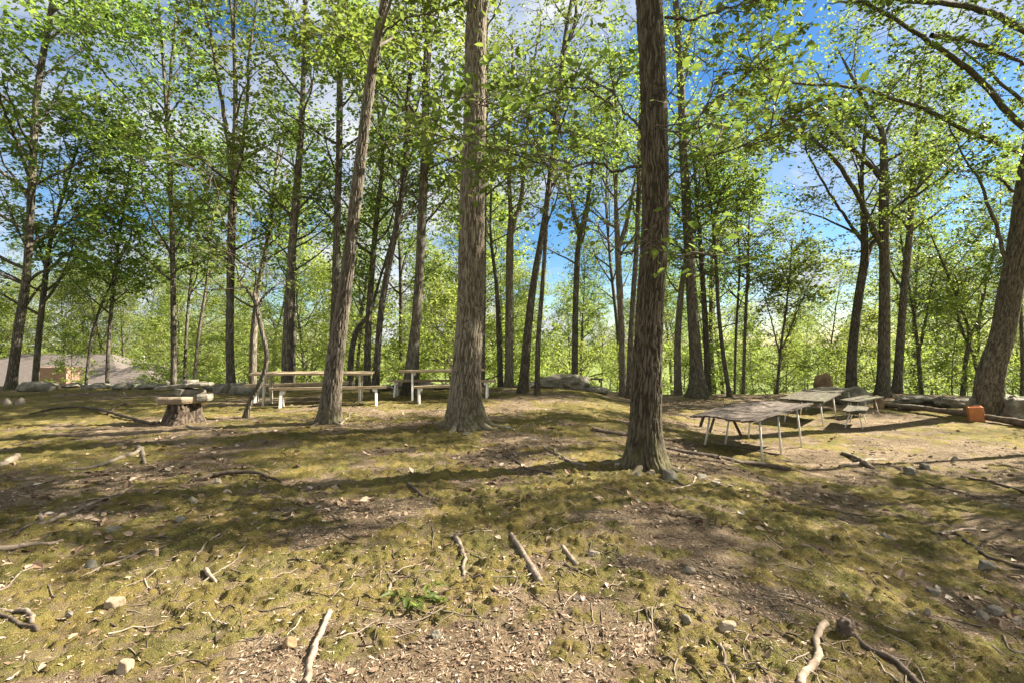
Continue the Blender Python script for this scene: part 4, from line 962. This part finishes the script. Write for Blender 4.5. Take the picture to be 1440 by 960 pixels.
def broken(root, z):
    for a, b, w in (((-1.44, .35, .755), (-1.42, .42, .56), .05), ((-1.38, .18, .76), (-1.44, .24, .48), .04), ((-1.2, -.05, .765), (-1.02, -.16, .38), .045), ((-1.12, -.02, .765), (-1.0, -.08, .52), .03)):
        m = MB(); m.bar(a, b, w, .02, (1, .2, 0)); m.build('broken_slat', STICK[2], root)
pipe_table('picnic_table', 'picnic table', 'large warped grey table with ragged plank ends on thin white pipe legs, nearest camera', (4.72, 9.38), R(43), 3.15, 1.15, .80, 5, WOODG, PAINT, 11, (-1.0, -.1, .95), 'pipe legged tables on the right', jag=.12,
           warp=lambda x, y: .014 * math.sin(x * 2.3 + y * 3) - .035 * max(0, -x - .7) ** 1.5 + .012 * math.sin(y * 7), zt2=.0, pr=.019, extra=broken)
pipe_table('picnic_table', 'picnic table', 'middle table on the right, flat mossy plank top with a dark front edge', (8.1, 13.1), R(47), 2.3, 1.0, .68, 4, WOODM, PAINT, 12, (-.8, .8), 'pipe legged tables on the right', warp=lambda x, y: .012 * math.sin(x * 2))
pipe_table('picnic_table', 'picnic table', 'rearmost table on the right, thin mossy top below the pointed rock', (9.9, 15.1), R(40), 2.0, .9, .64, 4, WOODM, PAINT, 13, (-.7, .7), 'pipe legged tables on the right')
pipe_table('bench', 'bench', 'low mossy bench on thin pipe legs right of the middle table', (8.75, 12.3), R(50), 1.35, .44, .43, 3, WOODM, PAINT, 14, (-.45, .45), 'pipe legged benches on the right', spread=.16, pr=.013)
pipe_table('bench', 'bench', 'grey plank bench in front of the greenish boulder, tilted top', (9.95, 13.75), R(25), 1.25, .5, .46, 2, WOODM, PAINT, 15, (-.4, .4), 'pipe legged benches on the right', spread=.12, pr=.013, zt2=.08)

# terracotta flue tile
g2 = np.array([(1381 - CX) / F * 12.3, 12.3, 0.0]); g2[2] = float(gz(g2[0], g2[1])[0]); s = .29; wl = .035; h = .38
m = MB(); o4 = [(-s / 2, -s / 2), (s / 2, -s / 2), (s / 2, s / 2), (-s / 2, s / 2)]; i4 = [(x * (1 - 2 * wl / s), y * (1 - 2 * wl / s)) for x, y in o4]
vs = [(x, y, 0) for x, y in o4] + [(x, y, h) for x, y in o4] + [(x, y, 0) for x, y in i4] + [(x, y, h) for x, y in i4]
fs = []
for a in range(4):
    b = (a + 1) % 4; fs += [(a, b, 4 + b, 4 + a), (8 + b, 8 + a, 12 + a, 12 + b), (4 + a, 4 + b, 12 + b, 12 + a), (b, a, 8 + a, 8 + b)]
m.add(vs, fs); tt = m.build('flue_tile', TERRA, None, (g2[0], g2[1] + .15, g2[2] - .02), bevel=.012); tt.rotation_euler = (.03, -.10, -.58)
tag(tt, 'hollow square terracotta flue tile leaning by the massive tree', 'clay tile')

# house in the dip at the left
hz = -6.0
ho = empty('house', (-34, 37, hz), 'grey roofed house with pink brick below the knoll at the left', 'house')
def hip(x0, x1, y0, y1, ze, zr, rx0, rx1, over=.5):
    m = MB(); ym = (y0 + y1) / 2
    v = [(x0 - over, y0 - over, ze), (x1 + over, y0 - over, ze), (x1 + over, y1 + over, ze), (x0 - over, y1 + over, ze), (rx0, ym, zr), (rx1, ym, zr)]
    v += [(a, b, c - .18) for a, b, c in v[:4]]
    m.add(v, [(0, 1, 5, 4), (1, 2, 5), (2, 3, 4, 5), (3, 0, 4), (0, 6, 7, 1), (1, 7, 8, 2), (2, 8, 9, 3), (3, 9, 6, 0), (6, 9, 8, 7)])
    return m
O = np.array([-34, 37, hz])
def hb(x0, x1, y0, y1, z0, z1): 
    m = MB(); m.box(((x0 + x1) / 2 - O[0], (y0 + y1) / 2 - O[1], (z0 + z1) / 2 - O[2]), (x1 - x0, y1 - y0, z1 - z0)); return m
hb(-46, -29.2, 36, 45, hz - 1, -1.75).build('wall', BRICK, ho)
r1 = hip(-46 - O[0], -29.2 - O[0], 36 - O[1], 45 - O[1], -1.75 - hz, .45 - hz, -41 - O[0], -33.5 - O[0]).build('roof', ROOF, ho)
hb(-29.6, -25.2, 33.2, 39, hz - 1, -1.35).build('wall', SIDING, ho)
r2 = hip(-29.6 - O[0], -25.2 - O[0], 33.2 - O[1], 39 - O[1], -1.45 - hz, -.1 - hz, -27.7 - O[0], -27.1 - O[0], .4).build('roof', ROOF, ho)
m = MB(); m.tube([(-27.4 - O[0], 36 - O[1], .0 - hz), (-27.4 - O[0], 36 - O[1], .45 - hz)], .06, 10); m.build('vent_pipe', PAINT, r2, smooth=True)
hb(-30.1, -24.7, 32.68, 32.79, -1.55, -1.39).build('gutter', PAINT, r2)
hb(-33.9, -31.9, 34.6, 35.9, hz - 1, -.35).build('chimney', BRICK, ho)
for xx in (-29, -26.6):
    f = hb(xx - .5, xx + .5, 33.14, 33.22, -3.4, -2.0).build('window', PAINT, ho); hb(xx - .42, xx + .42, 33.11, 33.135, -3.32, -2.08).build('pane', GLASS, f)

# a torn-off leafy sprig on the moss
g3 = G(588, 846)
sg = empty('leafy_sprig', g3, 'torn green leafy sprig lying on the sunlit moss', 'sprig')
rng = np.random.default_rng(9); sp_ = grow(np.zeros((5, 3)), np.array([[1, .2, .1], [-1, .1, .1], [.6, .7, .15], [-.5, -.6, .1], [.2, -.9, .1]]), np.array([.16, .2, .15, .14, .13]), 5, .12, 0, rng)
V, Q = tubes(sp_, np.full(sp_.shape[:2], .002), 4); link('stem', mesh_np('stem', V + [0, 0, .02], Q, mats=[LEAF[2]]), sg)
p_, d_, t_ = spawn(sp_, 7, .2, rng, (20, 60), .2); V, Q = leaves(p_ + [0, 0, .03], d_, rng.uniform(.04, .08, len(p_)), rng, .38, .35, True); link('foliage', mesh_np('foliage', V, Q, mats=[LEAF[2]]), sg)

# ------------------------------------------------------------------ litter and moss
def fan(n, r0, r1, rng, power=1.0):
    th = rng.uniform(-R(52), R(52), n); r = r0 * (r1 / r0) ** (rng.random(n) ** power)
    return np.sin(th) * r, np.cos(th) * r, r
rng = np.random.default_rng(77)
LITTER = island_mat('dead_leaves', [(.0, (.09, .058, .037)), (.35, (.21, .14, .09)), (.62, (.31, .225, .15)), (.9, (.40, .31, .23)), (.99, (.54, .47, .39))], .75)
x, y, r = fan(19000, 1.4, 20, rng); pm = moss_mask(x, y); cl = fbm(x * .9 + 40, y * .9, 33, 3); keep = rng.random(len(x)) < np.where(pm > .5, .16, .85) * ss(.36, .6, cl) * 1.25 + .03
x, y = x[keep], y[keep]; z = gz(x, y) + .006
az = rng.uniform(0, 6.28, len(x)); ax = np.stack([np.cos(az), np.sin(az), rng.normal(0, .16, len(x))], 1)
V, Q = leaves(np.stack([x, y, z], 1), ax, rng.uniform(.012, .075, len(x)) * rng.uniform(.25, 1, len(x)), rng, .62, .30, True)
tag(link('leaf_litter', mesh_np('leaf_litter', V, Q, mats=[LITTER], smooth=False)), 'dead brown leaves scattered over the forest floor', 'leaf litter', kind='stuff')
x, y, r = fan(13000, 4.5, 20, rng); pm = moss_mask(x, y); cl = fbm(x * .7 + 9, y * .9, 35, 3); keep = rng.random(len(x)) < np.where(pm > .5, .12, .8) * ss(.38, .6, cl) + .02
x, y = x[keep], y[keep]; az = rng.uniform(0, 6.28, len(x)); ax = np.stack([np.cos(az), np.sin(az), rng.normal(0, .2, len(x))], 1)
V, Q = leaves(np.stack([x, y, gz(x, y) + .008], 1), ax, rng.uniform(.04, .11, len(x)), rng, .6, .38, True)
tag(link('fallen_leaves', mesh_np('fallen_leaves', V, Q, mats=[LITTER], smooth=False)), 'drifts of curled dead leaves in the middle of the clearing', 'leaf litter', kind='stuff')
x, y, r = fan(1500, 2.4, 17, rng); az = rng.uniform(0, 6.28, len(x)); dv = np.stack([np.cos(az), np.sin(az), 0 * az], 1)
pt = grow(np.stack([x, y, 0 * x], 1), dv, rng.uniform(.06, .38, len(x)), 5, .12, 0, rng); pt[..., 2] = gz(pt[..., 0].ravel(), pt[..., 1].ravel()).reshape(pt.shape[:2]) + .004
V, Q = tubes(pt, np.broadcast_to(np.linspace(1, .4, 6)[None], pt.shape[:2]) * rng.uniform(.0015, .0055, (len(x), 1)), 5)
tag(link('twig_litter', mesh_np('twig_litter', V, Q, mats=[island_mat('twig_litter', [(0, (.05, .037, .028)), (.5, (.14, .11, .082)), (.85, (.25, .205, .16)), (1, (.40, .34, .27))])])), 'small dead twigs strewn over the whole clearing', 'twigs', kind='stuff')
x, y, r = fan(150000, 1.4, 16, rng); pm = moss_mask(x, y); keep = rng.random(len(x)) < np.where(pm > .5, .30, 1.0); x, y = x[keep], y[keep]
z = gz(x, y) + .003; az = rng.uniform(0, 6.28, len(x)); ax = np.stack([np.cos(az), np.sin(az), rng.normal(0, .12, len(x))], 1)
V, Q = leaves(np.stack([x, y, z], 1), ax, rng.uniform(.010, .042, len(x)), rng, .22, .3, False)
tag(link('bark_debris', mesh_np('bark_debris', V, Q, mats=[island_mat('bark_debris', [(0, (.07, .047, .03)), (.4, (.20, .13, .085)), (.75, (.34, .25, .17)), (1, (.52, .44, .35))])], smooth=False)), 'fine brown bark bits and needles on the bare ground', 'debris', kind='stuff')
x, y, r = fan(520000, 1.35, 10, rng); pm = moss_mask(x, y); mc = micro(x, y, r)[2]; keep = (pm > .4) & (rng.random(len(x)) < .12 + .95 * mc); x, y = x[keep], y[keep]; z = gz(x, y) - .003
ax = nrm(np.stack([rng.normal(0, .55, len(x)), rng.normal(0, .55, len(x)), np.ones(len(x))], 1)); s_ = nrm(np.cross(ax, rng.normal(0, 1, ax.shape))); L = rng.uniform(.005, .011, len(x))[:, None] * (.6 + .5 * rng.random(len(x)))[:, None]
p0 = np.stack([x, y, z], 1); V = np.stack([p0 - s_ * .0024, p0 + s_ * .0024, p0 + ax * L], 1).reshape(-1, 3); Q = np.arange(len(V)).reshape(-1, 3)
tag(link('moss_tufts', mesh_np('moss_tufts', V, Q, mats=[island_mat('moss_tufts', [(0, (.070, .075, .022)), (.4, (.145, .143, .043)), (.75, (.265, .235, .09)), (1, (.45, .39, .20))])], smooth=False)), 'short fuzzy shoots of the moss carpet', 'moss', kind='stuff')

# ------------------------------------------------------------------ sky, sun, camera
w = bpy.data.worlds.new('World'); scene.world = w; w.use_nodes = True
nt = w.node_tree; nt.nodes.clear(); t = NT(nt)
SUN_AZ, SUN_EL = R(74), R(36)          # azimuth clockwise from +Y
sky = t.n('ShaderNodeTexSky', sky_type='NISHITA'); sky.sun_disc = False; sky.sun_elevation = SUN_EL; sky.sun_rotation = SUN_AZ
sky.air_density = 1.0; sky.dust_density = .3; sky.ozone_density = 3.0
tc = t.n('ShaderNodeTexCoord'); sp = t.n('ShaderNodeSeparateXYZ'); t.l(tc.outputs['Generated'], sp.inputs[0])
zz = t.math('ADD', t.math('MAXIMUM', sp.outputs[2], 0), .28)
cb = t.n('ShaderNodeCombineXYZ'); t.l(t.math('DIVIDE', sp.outputs[0], zz), cb.inputs[0]); t.l(t.math('DIVIDE', sp.outputs[1], zz), cb.inputs[1]); cb.inputs[2].default_value = 9.7
cn = t.noise(cb.outputs[0], 1.15, 8, .58, .3)
back = t.n('ShaderNodeMapRange', interpolation_type='SMOOTHSTEP'); back.inputs['From Min'].default_value = .30; back.inputs['From Max'].default_value = -.35; t.l(t.math('SUBTRACT', sp.outputs[1], t.math('MAXIMUM', t.math('SUBTRACT', sp.outputs[2], .62), 0.0)), back.inputs['Value'])  # unseen cloud bank behind and overhead, added to lift the fill light
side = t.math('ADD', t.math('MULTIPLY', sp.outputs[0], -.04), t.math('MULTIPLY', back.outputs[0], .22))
fac = t.ramp(t.math('ADD', cn, side), [(.47, (0, 0, 0)), (.60, (1, 1, 1))])
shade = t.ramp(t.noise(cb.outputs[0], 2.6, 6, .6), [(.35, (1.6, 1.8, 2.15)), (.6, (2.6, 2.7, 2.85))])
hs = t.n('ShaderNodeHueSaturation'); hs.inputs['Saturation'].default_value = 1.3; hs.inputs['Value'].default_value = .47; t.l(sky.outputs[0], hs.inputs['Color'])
shade = t.mix(back.outputs[0], shade, (2.5, 2.5, 2.5))  # brightness of the added fill clouds
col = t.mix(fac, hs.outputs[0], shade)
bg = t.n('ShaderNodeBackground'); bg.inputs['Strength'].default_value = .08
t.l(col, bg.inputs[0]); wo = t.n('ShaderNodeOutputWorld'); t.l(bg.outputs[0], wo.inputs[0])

sl = bpy.data.lights.new('sun', 'SUN'); sl.energy = 5.0; sl.angle = R(.55); sl.color = (1, .89, .73)
so = bpy.data.objects.new('sun', sl); COL.objects.link(so)
from mathutils import Vector
sd = Vector((math.sin(SUN_AZ) * math.cos(SUN_EL), math.cos(SUN_AZ) * math.cos(SUN_EL), math.sin(SUN_EL)))
so.rotation_euler = sd.to_track_quat('Z', 'Y').to_euler(); so.location = (12, 4, 20)

cam = bpy.data.cameras.new('camera'); cam.sensor_width = 36; cam.lens = 36 * F / 1440; cam.clip_end = 3000; cam.clip_start = .05
co = bpy.data.objects.new('camera', cam); COL.objects.link(co); co.location = (0, 0, EYE); co.rotation_euler = (R(90), 0, 0); scene.camera = co

scene.view_settings.view_transform = 'Standard'; scene.view_settings.look = 'None'; scene.view_settings.gamma = 1; scene.view_settings.exposure = 2.22
scene.render.engine = 'CYCLES'
cy = scene.cycles; cy.use_denoising = True; cy.max_bounces = 10; cy.diffuse_bounces = 6; cy.transmission_bounces = 7; cy.glossy_bounces = 2; cy.sample_clamp_indirect = 6
